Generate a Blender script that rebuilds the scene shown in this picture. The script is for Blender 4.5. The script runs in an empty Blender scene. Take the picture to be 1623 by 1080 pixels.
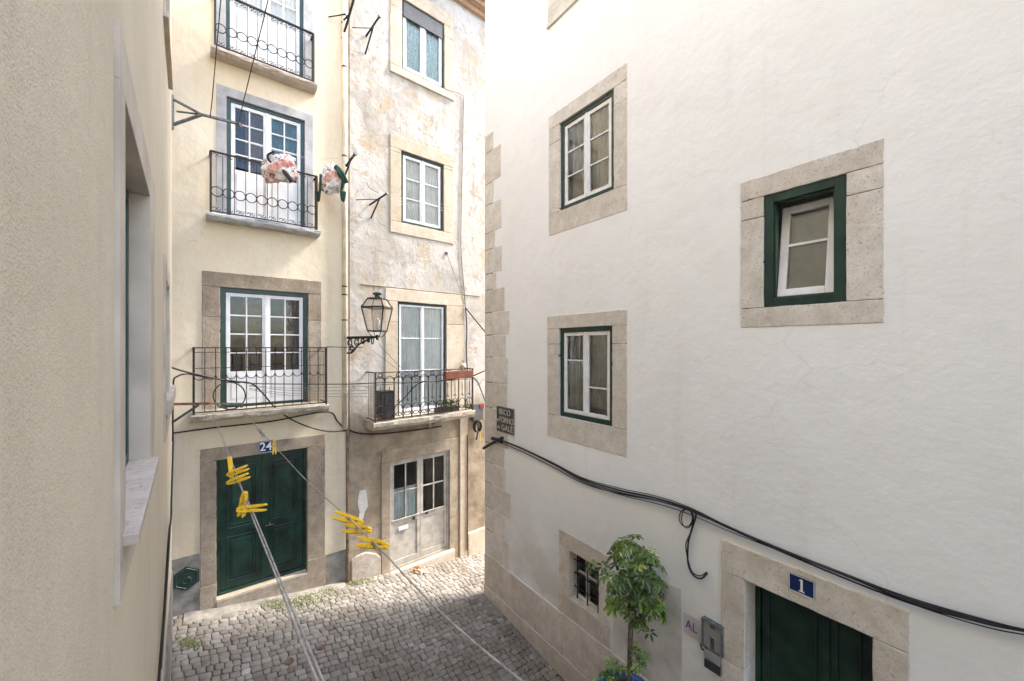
import bpy, bmesh, math, random
from mathutils import Vector, Matrix, noise
random.seed(7)
S = bpy.context.scene
R = math.radians
COL = S.collection
# ------------------------------------------------------------------ camera, sky, sun, exposure
H = 5.08                                   # camera height above the corner of the alley
F = 627.6                                  # focal length in pixels of the 1623 px wide photograph
HOR = 549.0
cam_d = bpy.data.cameras.new('camera')
cam = bpy.data.objects.new('camera', cam_d); COL.objects.link(cam); S.camera = cam
cam.location = (0, 0, H); cam.rotation_euler = (R(90), 0, 0)
cam_d.sensor_width = 36; cam_d.lens = 36*F/1623; cam_d.shift_y = 9/1623
cam_d.clip_start = 0.01; cam_d.clip_end = 500
cam_d.dof.use_dof = True; cam_d.dof.focus_distance = 6.0; cam_d.dof.aperture_fstop = 6.3

SUN_AZ = Vector((.90, .43, 0)).normalized()      # horizontal direction towards the sun
SUN_EL = R(47)
w = bpy.data.worlds.new('World'); S.world = w; w.use_nodes = True
nt = w.node_tree
sky = nt.nodes.new('ShaderNodeTexSky'); sky.sky_type = 'NISHITA'; sky.sun_disc = False
sky.sun_elevation = SUN_EL; sky.sun_rotation = math.atan2(SUN_AZ.x, SUN_AZ.y)
sky.dust_density = 1.8; sky.air_density = 1.0; sky.ozone_density = .6
bg = nt.nodes['Background']; bg.inputs[1].default_value = 0.15
nt.links.new(sky.outputs[0], bg.inputs[0])
sd = bpy.data.lights.new('sun', 'SUN'); sd.energy = 1.1; sd.angle = R(12); sd.color = (1, .94, .86)
so = bpy.data.objects.new('sun', sd); COL.objects.link(so)
dvec = Vector((SUN_AZ.x*math.cos(SUN_EL), SUN_AZ.y*math.cos(SUN_EL), math.sin(SUN_EL)))
so.rotation_euler = dvec.to_track_quat('Z', 'Y').to_euler()
so.location = dvec*60
S.view_settings.view_transform = 'Standard'; S.view_settings.look = 'None'
S.view_settings.exposure = 3.13; S.view_settings.gamma = 1
S.render.engine = 'CYCLES'
S.cycles.max_bounces = 10; S.cycles.diffuse_bounces = 8; S.cycles.transparent_max_bounces = 12
S.cycles.use_denoising = True

# ------------------------------------------------------------------ frames of the facades
def ray(px): return (px-811.5)/F
class Frame:
    """local x along the facade, local y into the wall, z up; hit() reads a facade point off its sight line"""
    def __init__(s, ox, oy, dx, dy):
        l = math.hypot(dx, dy); s.u = (dx/l, dy/l); s.v = (-dy/l, dx/l); s.o = (ox, oy)
        s.M = Matrix(((s.u[0], s.v[0], 0, ox), (s.u[1], s.v[1], 0, oy), (0, 0, 1, 0), (0, 0, 0, 1)))
        s.ang = math.atan2(dy, dx)
    def hit(s, px, py, out=0.0):
        r = ray(px); ox = s.o[0]-s.v[0]*out; oy = s.o[1]-s.v[1]*out
        a = (r*oy-ox)/(s.u[0]-r*s.u[1]); Z = oy+a*s.u[1]
        return a, H-(py-HOR)/F*Z
    def a(s, px, out=0.0): return s.hit(px, 0, out)[0]
    def z(s, px, py, out=0.0): return s.hit(px, py, out)[1]
    def rect(s, tl, tr, bl, br, out=0.0):
        a0 = (s.a(tl[0], out)+s.a(bl[0], out))/2; a1 = (s.a(tr[0], out)+s.a(br[0], out))/2
        z1 = (s.z(*tl, out)+s.z(*tr, out))/2; z0 = (s.z(*bl, out)+s.z(*br, out))/2
        return a0, a1, z0, z1
    def W(s, a, y, z): return s.M @ Vector((a, y, z))
def P(px, py, Z): return Vector((ray(px)*Z, Z, H-(py-HOR)/F*Z))
ZJ = 7.90
FA = Frame(ray(552)*ZJ, ZJ, (1610-811.5)/F, 1)
FB = Frame(ray(552)*ZJ, ZJ, (1535-811.5)/F, 1)
ZC = 8.15
FR = Frame(ray(769)*ZC, ZC, (811.5-355)/F, -1)
D = .19
_n = Vector((-.7745, -.6325))
FL = Frame(_n.x*D, _n.y*D, (299-811.5)/F, 1)
WORLD = Frame(0, 0, 1, 0)
LEND = FL.a(272)

def ground_z(x, y):
    dx = x+4.9; dy = y-6.56
    t = dx*.7745+dy*.6325; wv = dx*.6325-dy*.7745
    t = max(-4, min(12, t)); wv = max(-6, min(12, wv))
    return H-(4.36+.158*t+.075*max(0, wv-1))

# ------------------------------------------------------------------ materials
MATS = {}
def newmat(name):
    m = bpy.data.materials.new(name); m.use_nodes = True; MATS[name] = m
    t = m.node_tree; return m, t, t.nodes['Principled BSDF']
def N(t, kind, **kw):
    n = t.nodes.new(kind)
    for k, v in kw.items():
        if k.startswith('_'): setattr(n, k[1:], v)
        else:
            n.inputs[k.replace('__', ' ')].default_value = v
    return n
def pos(t, scale=(1, 1, 1)):
    g = t.nodes.new('ShaderNodeNewGeometry')
    if scale == (1, 1, 1): return g.outputs['Position']
    m = t.nodes.new('ShaderNodeMapping'); m.inputs['Scale'].default_value = scale
    t.links.new(g.outputs['Position'], m.inputs['Vector']); return m.outputs[0]
def noi(t, scale, detail=4, rough=.55, vscale=(1, 1, 1), dist=0):
    n = t.nodes.new('ShaderNodeTexNoise'); n.inputs['Scale'].default_value = scale
    n.inputs['Detail'].default_value = detail; n.inputs['Roughness'].default_value = rough
    n.inputs['Distortion'].default_value = dist
    t.links.new(pos(t, vscale), n.inputs['Vector']); return n.outputs['Fac']
def ramp(t, fac, stops):
    r = t.nodes.new('ShaderNodeValToRGB'); e = r.color_ramp.elements
    while len(e) < len(stops): e.new(.5)
    for i, (p, c) in enumerate(stops):
        e[i].position = p; e[i].color = (c, c, c, 1) if isinstance(c, (int, float)) else (*c, 1)
    t.links.new(fac, r.inputs[0]); return r.outputs[0]
def mix(t, fac, a, b, blend='MIX'):
    m = t.nodes.new('ShaderNodeMix'); m.data_type = 'RGBA'; m.blend_type = blend
    def put(s, v):
        if isinstance(v, tuple): m.inputs[s].default_value = (*v, 1)
        elif isinstance(v, (int, float)): m.inputs[s].default_value = v
        else: t.links.new(v, m.inputs[s])
    put(0, fac); put(6, a); put(7, b); return m.outputs[2]
def math_(t, op, a, b):
    m = t.nodes.new('ShaderNodeMath'); m.operation = op; m.use_clamp = op != 'SUBTRACT'
    for i, v in enumerate((a, b)):
        if isinstance(v, (int, float)): m.inputs[i].default_value = v
        else: t.links.new(v, m.inputs[i])
    return m.outputs[0]
def zpos(t, lo, hi):
    g = t.nodes.new('ShaderNodeNewGeometry'); s = t.nodes.new('ShaderNodeSeparateXYZ')
    t.links.new(g.outputs['Position'], s.inputs[0])
    r = t.nodes.new('ShaderNodeMapRange'); r.inputs[1].default_value = lo; r.inputs[2].default_value = hi
    t.links.new(s.outputs[2], r.inputs[0]); return r.outputs[0]
def bump(t, b, fac, strength, dist, prev=None):
    n = t.nodes.new('ShaderNodeBump'); n.inputs['Strength'].default_value = strength
    n.inputs['Distance'].default_value = dist; t.links.new(fac, n.inputs['Height'])
    if prev is not None: t.links.new(prev, n.inputs['Normal'])
    t.links.new(n.outputs[0], b.inputs['Normal']); return n.outputs[0]
def col(t, b, c): t.links.new(c, b.inputs['Base Color'])

def cracks(t, scale, width, amt=.25):
    g = t.nodes.new('ShaderNodeNewGeometry'); n = t.nodes.new('ShaderNodeTexNoise'); n.inputs['Scale'].default_value = scale*3; n.inputs['Detail'].default_value = 8
    t.links.new(g.outputs['Position'], n.inputs['Vector'])
    v = t.nodes.new('ShaderNodeVectorMath'); v.operation = 'MULTIPLY_ADD'
    t.links.new(n.outputs['Color'], v.inputs[0]); v.inputs[1].default_value = (amt/scale*1.6,)*3; t.links.new(g.outputs['Position'], v.inputs[2])
    o_ = t.nodes.new('ShaderNodeTexVoronoi'); o_.feature = 'DISTANCE_TO_EDGE'; o_.inputs['Scale'].default_value = scale
    t.links.new(v.outputs[0], o_.inputs['Vector'])
    line = ramp(t, o_.outputs['Distance'], [(0, 1), (width*scale, 0)])
    return math_(t, 'MULTIPLY', line, ramp(t, noi(t, scale*1.3, 3), [(.50, 0), (.58, 1)]))

def simple(name, c, rough=.5, metal=0, var=.12, vs=6, bmp=0, bs=60, spec=.5):
    m, t, b = newmat(name)
    c2 = tuple(max(0, x*(1-var*2)) for x in c); c1 = tuple(min(1, x*(1+var*.6)) for x in c)
    col(t, b, mix(t, ramp(t, noi(t, vs, 6), [(.35, 0), (.65, 1)]), c2, c1))
    b.inputs['Roughness'].default_value = rough; b.inputs['Metallic'].default_value = metal
    b.inputs['Specular IOR Level'].default_value = spec
    if bmp: bump(t, b, noi(t, bs, 5), bmp, .004)
    return m

# cream plaster of number 24
m, t, b = newmat('cream_plaster')
c = mix(t, ramp(t, noi(t, 1.1, 6, .6), [(.3, 0), (.7, 1)]), (.72, .61, .44), (.78, .70, .55))
c = mix(t, ramp(t, noi(t, 2.6, 8, .68, (1, 1, .3)), [(.56, 0), (.76, .6)]), c, (.60, .48, .32))
c = mix(t, ramp(t, noi(t, 7, 6, .7), [(.63, 0), (.70, .4)]), c, (.82, .74, .60))
low = math_(t, 'MULTIPLY', ramp(t, zpos(t, .6, 4.4), [(0, 1), (1, 0)]), ramp(t, noi(t, 2.2, 7, .65), [(.34, 0), (.66, .8)]))
c = mix(t, low, c, (.52, .40, .25))
c = mix(t, ramp(t, noi(t, 5, 8, .7, (1, 1, .08)), [(.55, 0), (.75, .45)]), c, (.58, .46, .30))
c = mix(t, math_(t, 'MULTIPLY', cracks(t, .7, .006), .35), c, (.34, .285, .21))
col(t, b, c); b.inputs['Roughness'].default_value = .9
p1 = bump(t, b, noi(t, 5, 5), .35, .03); bump(t, b, noi(t, 90, 3), .25, .003, p1)

# weathered plaster of the middle house
m, t, b = newmat('weathered_plaster')
c = mix(t, ramp(t, noi(t, .9, 7, .62), [(.34, 0), (.64, 1)]), (.36, .325, .275), (.45, .42, .38))
c = mix(t, ramp(t, noi(t, 1.7, 8, .7, dist=.6), [(.50, 0), (.56, .8)]), c, (.36, .34, .31))
c = mix(t, ramp(t, noi(t, .6, 8, .68, dist=.5), [(.47, 0), (.52, .8)]), c, (.50, .475, .44))
c = mix(t, ramp(t, noi(t, 2.3, 9, .72, dist=1.0), [(.565, 0), (.58, .7), (.66, .8)]), c, (.42, .33, .22))
c = mix(t, ramp(t, noi(t, 3.4, 9, .75, dist=1.4), [(.60, 0), (.615, .85)]), c, (.28, .26, .23))
c = mix(t, ramp(t, noi(t, 5.5, 8, .72, (1, 1, .10)), [(.54, 0), (.72, .6)]), c, (.28, .23, .17))
c = mix(t, math_(t, 'MULTIPLY', cracks(t, 1.1, .008, .4), .8), c, (.26, .22, .17))
c = mix(t, ramp(t, noi(t, 24, 5, .6), [(.68, 0), (.71, .7)]), c, (.34, .29, .23))
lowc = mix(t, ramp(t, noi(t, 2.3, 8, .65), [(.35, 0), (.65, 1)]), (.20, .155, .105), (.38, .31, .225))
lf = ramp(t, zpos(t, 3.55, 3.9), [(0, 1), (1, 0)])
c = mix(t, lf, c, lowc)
col(t, b, c); b.inputs['Roughness'].default_value = .93
p1 = bump(t, b, noi(t, 4, 7, .6), .5, .05)
p2 = bump(t, b, ramp(t, noi(t, 2.3, 9, .72, dist=1.0), [(.555, 1), (.57, 0)]), .6, .010, p1)
bump(t, b, noi(t, 70, 4), .35, .004, p2)

# white plaster on the right
m, t, b = newmat('white_plaster')
c = mix(t, ramp(t, noi(t, .7, 5, .6), [(.3, 0), (.7, 1)]), (.785, .785, .785), (.85, .855, .86))
c = mix(t, ramp(t, noi(t, 3, 8, .7, (1, 1, 2.4)), [(.58, 0), (.82, .45)]), c, (.65, .635, .61))
c = mix(t, ramp(t, noi(t, 45, 4, .6), [(.73, 0), (.75, .5)]), c, (.42, .37, .32))
low = math_(t, 'MULTIPLY', ramp(t, zpos(t, .4, 3.2), [(0, 1), (1, 0)]), ramp(t, noi(t, 1.4, 7, .6), [(.36, 0), (.60, .85)]))
c = mix(t, low, c, (.52, .48, .42))
c = mix(t, ramp(t, noi(t, 5, 8, .7, (1, 1, .07)), [(.56, 0), (.78, .25)]), c, (.58, .55, .50))
c = mix(t, ramp(t, noi(t, .55, 4, .5, dist=.8), [(.52, 0), (.535, .22), (.7, .22)]), c, (.86, .86, .85))
c = mix(t, math_(t, 'MULTIPLY', cracks(t, .55, .005), .2), c, (.40, .37, .33))
col(t, b, c); b.inputs['Roughness'].default_value = .85
p1 = bump(t, b, noi(t, 3, 4), .35, .04)
p2 = bump(t, b, math_(t, 'MULTIPLY', noi(t, 22, 5, .6, (1, 1, 3.0)), ramp(t, noi(t, 1.3, 4), [(.35, .25), (.7, 1)])), .10, .012, p1)
bump(t, b, noi(t, 170, 3), .22, .002, p2)

# rough render of the near wall
m, t, b = newmat('rough_render')
c = mix(t, ramp(t, noi(t, 1.2, 5, .6), [(.3, 0), (.7, 1)]), (.60, .525, .395), (.68, .61, .465))
c = mix(t, ramp(t, noi(t, 190, 3, .6), [(.50, 0), (.68, .75)]), c, (.42, .35, .25))
c = mix(t, ramp(t, noi(t, 6, 7, .7, (1, 1, .1)), [(.56, 0), (.75, .4)]), c, (.48, .42, .34))
c = mix(t, ramp(t, noi(t, 95, 2, .6), [(.56, 0), (.72, .4)]), c, (.70, .64, .54))
c = mix(t, ramp(t, noi(t, 3, 6, .6, (1, 1, .2)), [(.6, 0), (.8, .35)]), c, (.42, .38, .32))
col(t, b, c); b.inputs['Roughness'].default_value = .95
p1 = bump(t, b, noi(t, 9, 4), .3, .02); bump(t, b, noi(t, 210, 3, .6), .8, .0035, p1)

def stone(name, c1, c2, c3, pit=.5, low=None):
    m, t, b = newmat(name)
    c = mix(t, ramp(t, noi(t, 5, 7, .65), [(.32, 0), (.68, 1)]), c1, c2)
    c = mix(t, ramp(t, noi(t, 14, 8, .7, (1, 1, .6), 1.5), [(.56, 0), (.66, .65)]), c, c3)
    c = mix(t, ramp(t, noi(t, 48, 5, .7), [(.57, 0), (.66, .75)]), c, tuple(x*.55 for x in c3))
    at = t.nodes.new('ShaderNodeAttribute'); at.attribute_name = 'block'
    c = mix(t, at.outputs['Fac'], c, (.86, .84, .81), 'MULTIPLY')
    col(t, b, c); b.inputs['Roughness'].default_value = .88
    p1 = bump(t, b, noi(t, 22, 7, .7), pit, .012)
    bump(t, b, ramp(t, noi(t, 95, 3, .6), [(.36, 0), (.46, 1)]), pit, .007, p1)
    return m
stone('pink_stone', (.64, .585, .52), (.82, .785, .73), (.54, .46, .37), .7)
stone('pitted_stone', (.40, .33, .26), (.60, .53, .44), (.24, .19, .14), 1.0)
stone('worn_stone', (.50, .41, .30), (.64, .56, .46), (.38, .30, .21), .8)
stone('grimy_stone', (.30, .23, .16), (.47, .39, .29), (.19, .14, .10), .9)
stone('brown_stone', (.33, .265, .20), (.50, .42, .33), (.22, .17, .12), 1.0)
stone('dark_stone', (.26, .20, .14), (.40, .32, .24), (.18, .14, .10), .7)
stone('mossy_slab', (.36, .31, .24), (.60, .53, .43), (.17, .16, .11), .9)
stone('plinth_stone', (.60, .54, .465), (.80, .745, .67), (.48, .40, .32), .6)
stone('sill_marble', (.40, .34, .28), (.50, .44, .375), (.30, .22, .16), .15)
stone('roof_tile', (.36, .22, .13), (.48, .33, .21), (.18, .12, .08), .8)
simple('smooth_stone', (.52, .455, .375), .8, var=.10, vs=3, bmp=.2)
simple('mortar', (.22, .17, .13), .95, var=.35, vs=20)
simple('grey_paint', (.43, .43, .44), .8, var=.12, bmp=.3)
simple('grey_plinth', (.25, .23, .205), .85, var=.2, bmp=.5)
simple('green_paint', (.010, .042, .030), .35, var=.2, bmp=.08)
simple('grey_green_paint', (.022, .045, .038), .4, var=.2)
simple('dark_green_door', (.012, .043, .029), .32, var=.35, vs=4, bmp=.12, bs=25)
simple('white_paint', (.76, .76, .77), .4, var=.06)
simple('dirty_white_paint', (.46, .42, .36), .55, var=.14, bmp=.15, bs=20)
simple('iron', (.035, .033, .032), .55, .4, var=.3, bmp=.3)
simple('rusty_iron', (.20, .075, .045), .8, .1, var=.4, vs=30, bmp=.5)
simple('worn_iron', (.07, .05, .04), .7, .3, var=.4, vs=25, bmp=.4)
simple('galvanized', (.13, .145, .14), .6, .2, var=.25, vs=20)
simple('black_rubber', (.016, .015, .015), .5, var=.3)
simple('grey_cable', (.22, .20, .18), .6, var=.2)
simple('cream_pipe', (.72, .64, .48), .55, var=.12, vs=3)
simple('brown_pipe', (.20, .13, .08), .7, var=.3)
simple('rope', (.34, .31, .265), .8, var=.2, vs=60, bmp=.2, bs=300)
simple('thin_line', (.55, .53, .50), .7, var=.1)
simple('yellow_plastic', (.86, .52, .02), .38, var=.10, vs=40)
simple('orange_plastic', (.75, .28, .03), .4, var=.2, vs=40)
simple('steel', (.45, .38, .28), .35, .9, var=.2)
simple('curtain_white', (.90, .90, .89), .9, var=.04)
simple('curtain_blue', (.66, .80, .84), .9, var=.15, vs=25)
simple('curtain_teal', (.07, .22, .25), .9, var=.2, vs=5)
simple('curtain_cream', (.84, .86, .82), .9, var=.08)
simple('curtain_brown', (.16, .11, .08), .9, var=.3, vs=4)
simple('room_paint', (.10, .085, .07), .9, var=.3, vs=2)
simple('blind_grey', (.085, .085, .09), .6, var=.1)
simple('enamel_blue', (.012, .025, .11), .25, var=.15)
simple('enamel_white', (.80, .80, .78), .3, var=.05)
simple('sign_plate', (.075, .068, .058), .55, var=.3, vs=20)
simple('sign_letter', (.55, .52, .46), .6, var=.2, vs=40)
simple('grey_plastic', (.30, .30, .29), .5, var=.1)
simple('dark_plastic', (.03, .032, .036), .45, var=.2)
simple('red_plastic', (.25, .03, .035), .5, var=.2)
simple('terracotta', (.19, .055, .03), .7, var=.2)
simple('blue_glaze', (.03, .08, .32), .25, var=.15)
simple('soil', (.05, .035, .022), .95, var=.4, vs=30, bmp=.8)
simple('bark', (.17, .115, .07), .9, var=.35, vs=40, bmp=.8)
simple('ink_purple', (.17, .09, .30), .6, var=.1)
simple('paper_pale', (.62, .58, .60), .8, var=.08)
simple('bright_plaster', (.60, .57, .52), .9, var=.08, bmp=.3)
simple('old_plaster', (.60, .565, .52), .9, var=.14, vs=3, bmp=.4)
simple('concrete', (.30, .27, .225), .9, var=.25, vs=5, bmp=.6)
simple('green_cast', (.018, .045, .035), .45, var=.25, bmp=.3)
simple('peg_wood', (.30, .14, .06), .7, var=.3)
simple('dirt_dark', (.07, .05, .035), .95, var=.5, vs=12, bmp=1)
simple('box_card', (.50, .30, .16), .9, var=.3, vs=12)

# window glass: mostly clear with a mirror reflection, over real rooms and curtains
for gname, gior in (('window_glass', 1.5), ('mirror_glass', 2.1)):
    m, t, b = newmat(gname)
    tr = N(t, 'ShaderNodeBsdfTransparent', Color=(.93, .95, .93, 1)); gl = N(t, 'ShaderNodeBsdfGlossy', Roughness=.03)
    fr = N(t, 'ShaderNodeFresnel', IOR=gior)
    bp = t.nodes.new('ShaderNodeBump'); bp.inputs['Strength'].default_value = .12; bp.inputs['Distance'].default_value = .02
    t.links.new(noi(t, 3.5, 2), bp.inputs['Height']); t.links.new(bp.outputs[0], gl.inputs['Normal']); mx = t.nodes.new('ShaderNodeMixShader')
    t.links.new(fr.outputs[0], mx.inputs[0]); t.links.new(tr.outputs[0], mx.inputs[1]); t.links.new(gl.outputs[0], mx.inputs[2])
    t.links.new(mx.outputs[0], t.nodes['Material Output'].inputs[0])
m, t, b = newmat('lantern_glass')
b.inputs['Base Color'].default_value = (.50, .41, .31, 1); b.inputs['Roughness'].default_value = .5
b.inputs['Alpha'].default_value = .42
# setts: each stone carries its own grey
m, t, b = newmat('sett_stone')
at = t.nodes.new('ShaderNodeAttribute'); at.attribute_name = 'stone'
c = ramp(t, at.outputs['Fac'], [(0, (.15, .13, .105)), (.45, (.265, .24, .20)), (.8, (.36, .33, .28)), (1, (.48, .44, .385))])
c = mix(t, ramp(t, noi(t, 60, 5, .7), [(.42, 0), (.75, .5)]), c, (.15, .125, .10))
c = mix(t, ramp(t, noi(t, 1.1, 6, .6), [(.44, 0), (.64, .65)]), c, (.14, .11, .08))
col(t, b, c); b.inputs['Roughness'].default_value = .68
p1 = bump(t, b, noi(t, 45, 5, .6), .5, .01); bump(t, b, noi(t, 240, 3), .3, .002, p1)
m, t, b = newmat('joint_dirt')
c = mix(t, ramp(t, noi(t, 26, 6, .7), [(.35, 0), (.65, 1)]), (.04, .03, .022), (.12, .095, .07))
c = mix(t, ramp(t, noi(t, 1.3, 6, .6), [(.55, 0), (.65, .7)]), c, (.075, .10, .03))
col(t, b, c); b.inputs['Roughness'].default_value = .95; bump(t, b, noi(t, 80, 5), .8, .01)
m, t, b = newmat('moss')
c = mix(t, ramp(t, noi(t, 30, 6, .7), [(.35, 0), (.65, 1)]), (.08, .10, .03), (.24, .25, .10))
col(t, b, c); b.inputs['Roughness'].default_value = .95; bump(t, b, noi(t, 120, 5), 1, .01)
# leaves: each leaflet its own green
m, t, b = newmat('leaf')
at = t.nodes.new('ShaderNodeAttribute'); at.attribute_name = 'tint'
c = ramp(t, at.outputs['Fac'], [(0, (.03, .055, .012)), (.4, (.095, .165, .022)), (.8, (.22, .32, .045)), (1, (.60, .54, .12))])
col(t, b, c); b.inputs['Roughness'].default_value = .38
# printed cloth hung to dry
def printcloth(name, base, inkc, red):
    m, t, b = newmat(name)
    uv = t.nodes.new('ShaderNodeTexCoord')
    n1 = N(t, 'ShaderNodeTexNoise', Scale=9.0, Detail=2.0, Distortion=2.0); t.links.new(uv.outputs['Object'], n1.inputs[0])
    n2 = N(t, 'ShaderNodeTexNoise', Scale=4.0, Detail=1.0); t.links.new(uv.outputs['Object'], n2.inputs[0])
    n3 = N(t, 'ShaderNodeTexNoise', Scale=16.0, Detail=1.0, Distortion=3.0); t.links.new(uv.outputs['Object'], n3.inputs[0])
    c = mix(t, ramp(t, n2.outputs[0], [(.53, 0), (.57, .85)]), base, red)
    c = mix(t, ramp(t, n3.outputs[0], [(.455, 0), (.48, .9), (.51, .9), (.535, 0)]), c, inkc)
    c = mix(t, ramp(t, n1.outputs[0], [(.62, 0), (.64, .9)]), c, inkc)
    col(t, b, c); b.inputs['Roughness'].default_value = .9
printcloth('cloth_print_red', (.80, .76, .74), (.07, .05, .05), (.75, .30, .24))
printcloth('cloth_print_green', (.80, .76, .72), (.07, .09, .06), (.70, .34, .26))
simple('cloth_green', (.02, .065, .045), .9, var=.3)
simple('cloth_dark', (.05, .04, .04), .9, var=.3)

# ------------------------------------------------------------------ mesh helper
ROOT = {}
class MB:
    def __init__(s, fr=WORLD, rnd=False): s.rnd = rnd; s.v = []; s.f = []; s.fr = fr; s.attr = []; s.mi = []; s.cur = 0
    def add(s, vs, fs, world=False, att=0.0):
        b = len(s.v)
        s.v += [Vector(p) if world else s.fr.M @ Vector(p) for p in vs]
        s.f += [tuple(i+b for i in f) for f in fs]; s.attr += [att]*len(vs); s.mi += [s.cur]*len(fs); return s
    def box(s, x0, x1, y0, y1, z0, z1):
        if x1 < x0: x0, x1 = x1, x0
        if y1 < y0: y0, y1 = y1, y0
        if z1 < z0: z0, z1 = z1, z0
        vs = [(x, y, z) for x in (x0, x1) for y in (y0, y1) for z in (z0, z1)]
        return s.add(vs, [(0, 1, 3, 2), (4, 6, 7, 5), (0, 4, 5, 1), (2, 3, 7, 6), (0, 2, 6, 4), (1, 5, 7, 3)], att=random.random() if s.rnd else 0.0)
    def rbox(s, x0, x1, y0, y1, z0, z1, amp=.005):
        if min(x1-x0, z1-z0) < .03: return s.box(x0, x1, y0, y1, z0, z1)
        cs = [(x0, z0), (x1, z0), (x1, z1), (x0, z1)]; poly = []
        for k in range(4):
            (a, b), (c, d) = cs[k], cs[(k+1) % 4]; L = math.hypot(c-a, d-b); n = max(2, int(L/.045))
            nx_, nz_ = (d-b)/L, -(c-a)/L
            for i in range(n):
                q = i/n; X, Z = a+(c-a)*q, b+(d-b)*q
                e = noise.noise(Vector((X*9+k*7, Z*9, y0*50)))*amp+noise.noise(Vector((X*31, Z*31+k*3, 2)))*amp*.7
                if random.random() < .05: e -= amp*random.uniform(.5, 2.2)
                e = min(e, amp*.35)
                if i == 0: poly.append((X+(x1+x0-2*X)/(abs(x1+x0-2*X))*abs(e)*.6, Z+(z1+z0-2*Z)/(abs(z1+z0-2*Z))*abs(e)*.6))
                else: poly.append((X+nx_*e, Z+nz_*e))
        n = len(poly); at_ = random.random() if s.rnd else 0.0
        vs = [(a, y0, z) for a, z in poly]+[(a, y1, z) for a, z in poly]
        fs = [tuple(range(n)), tuple(range(2*n-1, n-1, -1))]+[(i, n+i, n+(i+1) % n, (i+1) % n) for i in range(n)]
        return s.add(vs, fs, att=at_)
    def tube(s, pts, r, n=6, world=False, closed=False, r1=None):
        pts = [Vector(p) if world else s.fr.M @ Vector(p) for p in pts]
        k = len(pts); vs = []; up = None
        for i, p in enumerate(pts):
            a = pts[i-1] if (i > 0 or closed) else p
            c = pts[(i+1) % k] if (i < k-1 or closed) else p
            d = (c-a); d = d.normalized() if d.length > 1e-9 else Vector((0, 0, 1))
            if up is None: up = d.orthogonal().normalized()
            up = (up-d*up.dot(d))
            up = up.normalized() if up.length > 1e-6 else d.orthogonal().normalized()
            sd_ = d.cross(up)
            rr = r if r1 is None else r+(r1-r)*i/max(1, k-1)
            for j in range(n):
                q = 2*math.pi*j/n
                vs.append(p+up*(rr*math.cos(q))+sd_*(rr*math.sin(q)))
        fs = []
        for i in range(k if closed else k-1):
            i2 = (i+1) % k
            for j in range(n):
                j2 = (j+1) % n
                fs.append((i*n+j, i*n+j2, i2*n+j2, i2*n+j))
        if not closed: fs += [tuple(range(n-1, -1, -1)), tuple((k-1)*n+j for j in range(n))]
        return s.add(vs, fs, True)
    def ring(s, a, y, z, ra, rz, r, n=18, a0=0, a1=360, m=5):
        full = abs(a1-a0) >= 359.9; cnt = n if full else n+1
        pts = [(a+ra*math.cos(R(a0+(a1-a0)*i/n)), y, z+rz*math.sin(R(a0+(a1-a0)*i/n))) for i in range(cnt)]
        return s.tube(pts, r, m, closed=full)
    def lathe(s, prof, cx, cy, n=24):
        vs = [(cx+r*math.cos(2*math.pi*j/n), cy+r*math.sin(2*math.pi*j/n), z) for r, z in prof for j in range(n)]
        fs = [(i*n+j, i*n+(j+1) % n, (i+1)*n+(j+1) % n, (i+1)*n+j) for i in range(len(prof)-1) for j in range(n)]
        return s.add(vs, fs)
    def frustum(s, cx, cy, z0, h0, z1, h1, rot=0, caps=True):
        vs = []
        for z, h in ((z0, h0), (z1, h1)):
            for k in range(4):
                q = rot+math.pi/4+k*math.pi/2; vs.append((cx+h*1.41421*math.cos(q), cy+h*1.41421*math.sin(q), z))
        fs = [(k, (k+1) % 4, 4+(k+1) % 4, 4+k) for k in range(4)]
        if caps: fs += [(3, 2, 1, 0), (4, 5, 6, 7)]
        return s.add(vs, fs)
    def frame(s, a0, a1, z0, z1, wd, y0, y1, wb=None):
        wb = wd if wb is None else wb
        s.box(a0, a0+wd, y0, y1, z0, z1); s.box(a1-wd, a1, y0, y1, z0, z1)
        s.box(a0+wd, a1-wd, y0, y1, z1-wd, z1); s.box(a0+wd, a1-wd, y0, y1, z0, z0+wb); return s
    def prism(s, poly, y0, y1):
        n = len(poly)
        vs = [(a, y0, z) for a, z in poly]+[(a, y1, z) for a, z in poly]
        fs = [tuple(range(n)), tuple(range(2*n-1, n-1, -1))]+[(i, n+i, n+(i+1) % n, (i+1) % n) for i in range(n)]
        return s.add(vs, fs)
    def text(s, body, a, y, z, size, xs=1.0, depth=.003, shear=0.0):
        cu = bpy.data.curves.new('lettering', 'FONT'); cu.body = body; cu.size = size; cu.align_x = 'CENTER'; cu.align_y = 'CENTER'
        cu.extrude = depth/2; cu.offset = size*.012
        ob = bpy.data.objects.new('lettering', cu); COL.objects.link(ob)
        me = bpy.data.meshes.new_from_object(ob.evaluated_get(bpy.context.evaluated_depsgraph_get()))
        vs = [(a+v.co.x*xs, y-v.co.z, z+v.co.y+shear*v.co.x) for v in me.vertices]
        fs = [tuple(p.vertices) for p in me.polygons]
        bpy.data.objects.remove(ob); bpy.data.curves.remove(cu); bpy.data.meshes.remove(me)
        return s.add(vs, fs)
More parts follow.
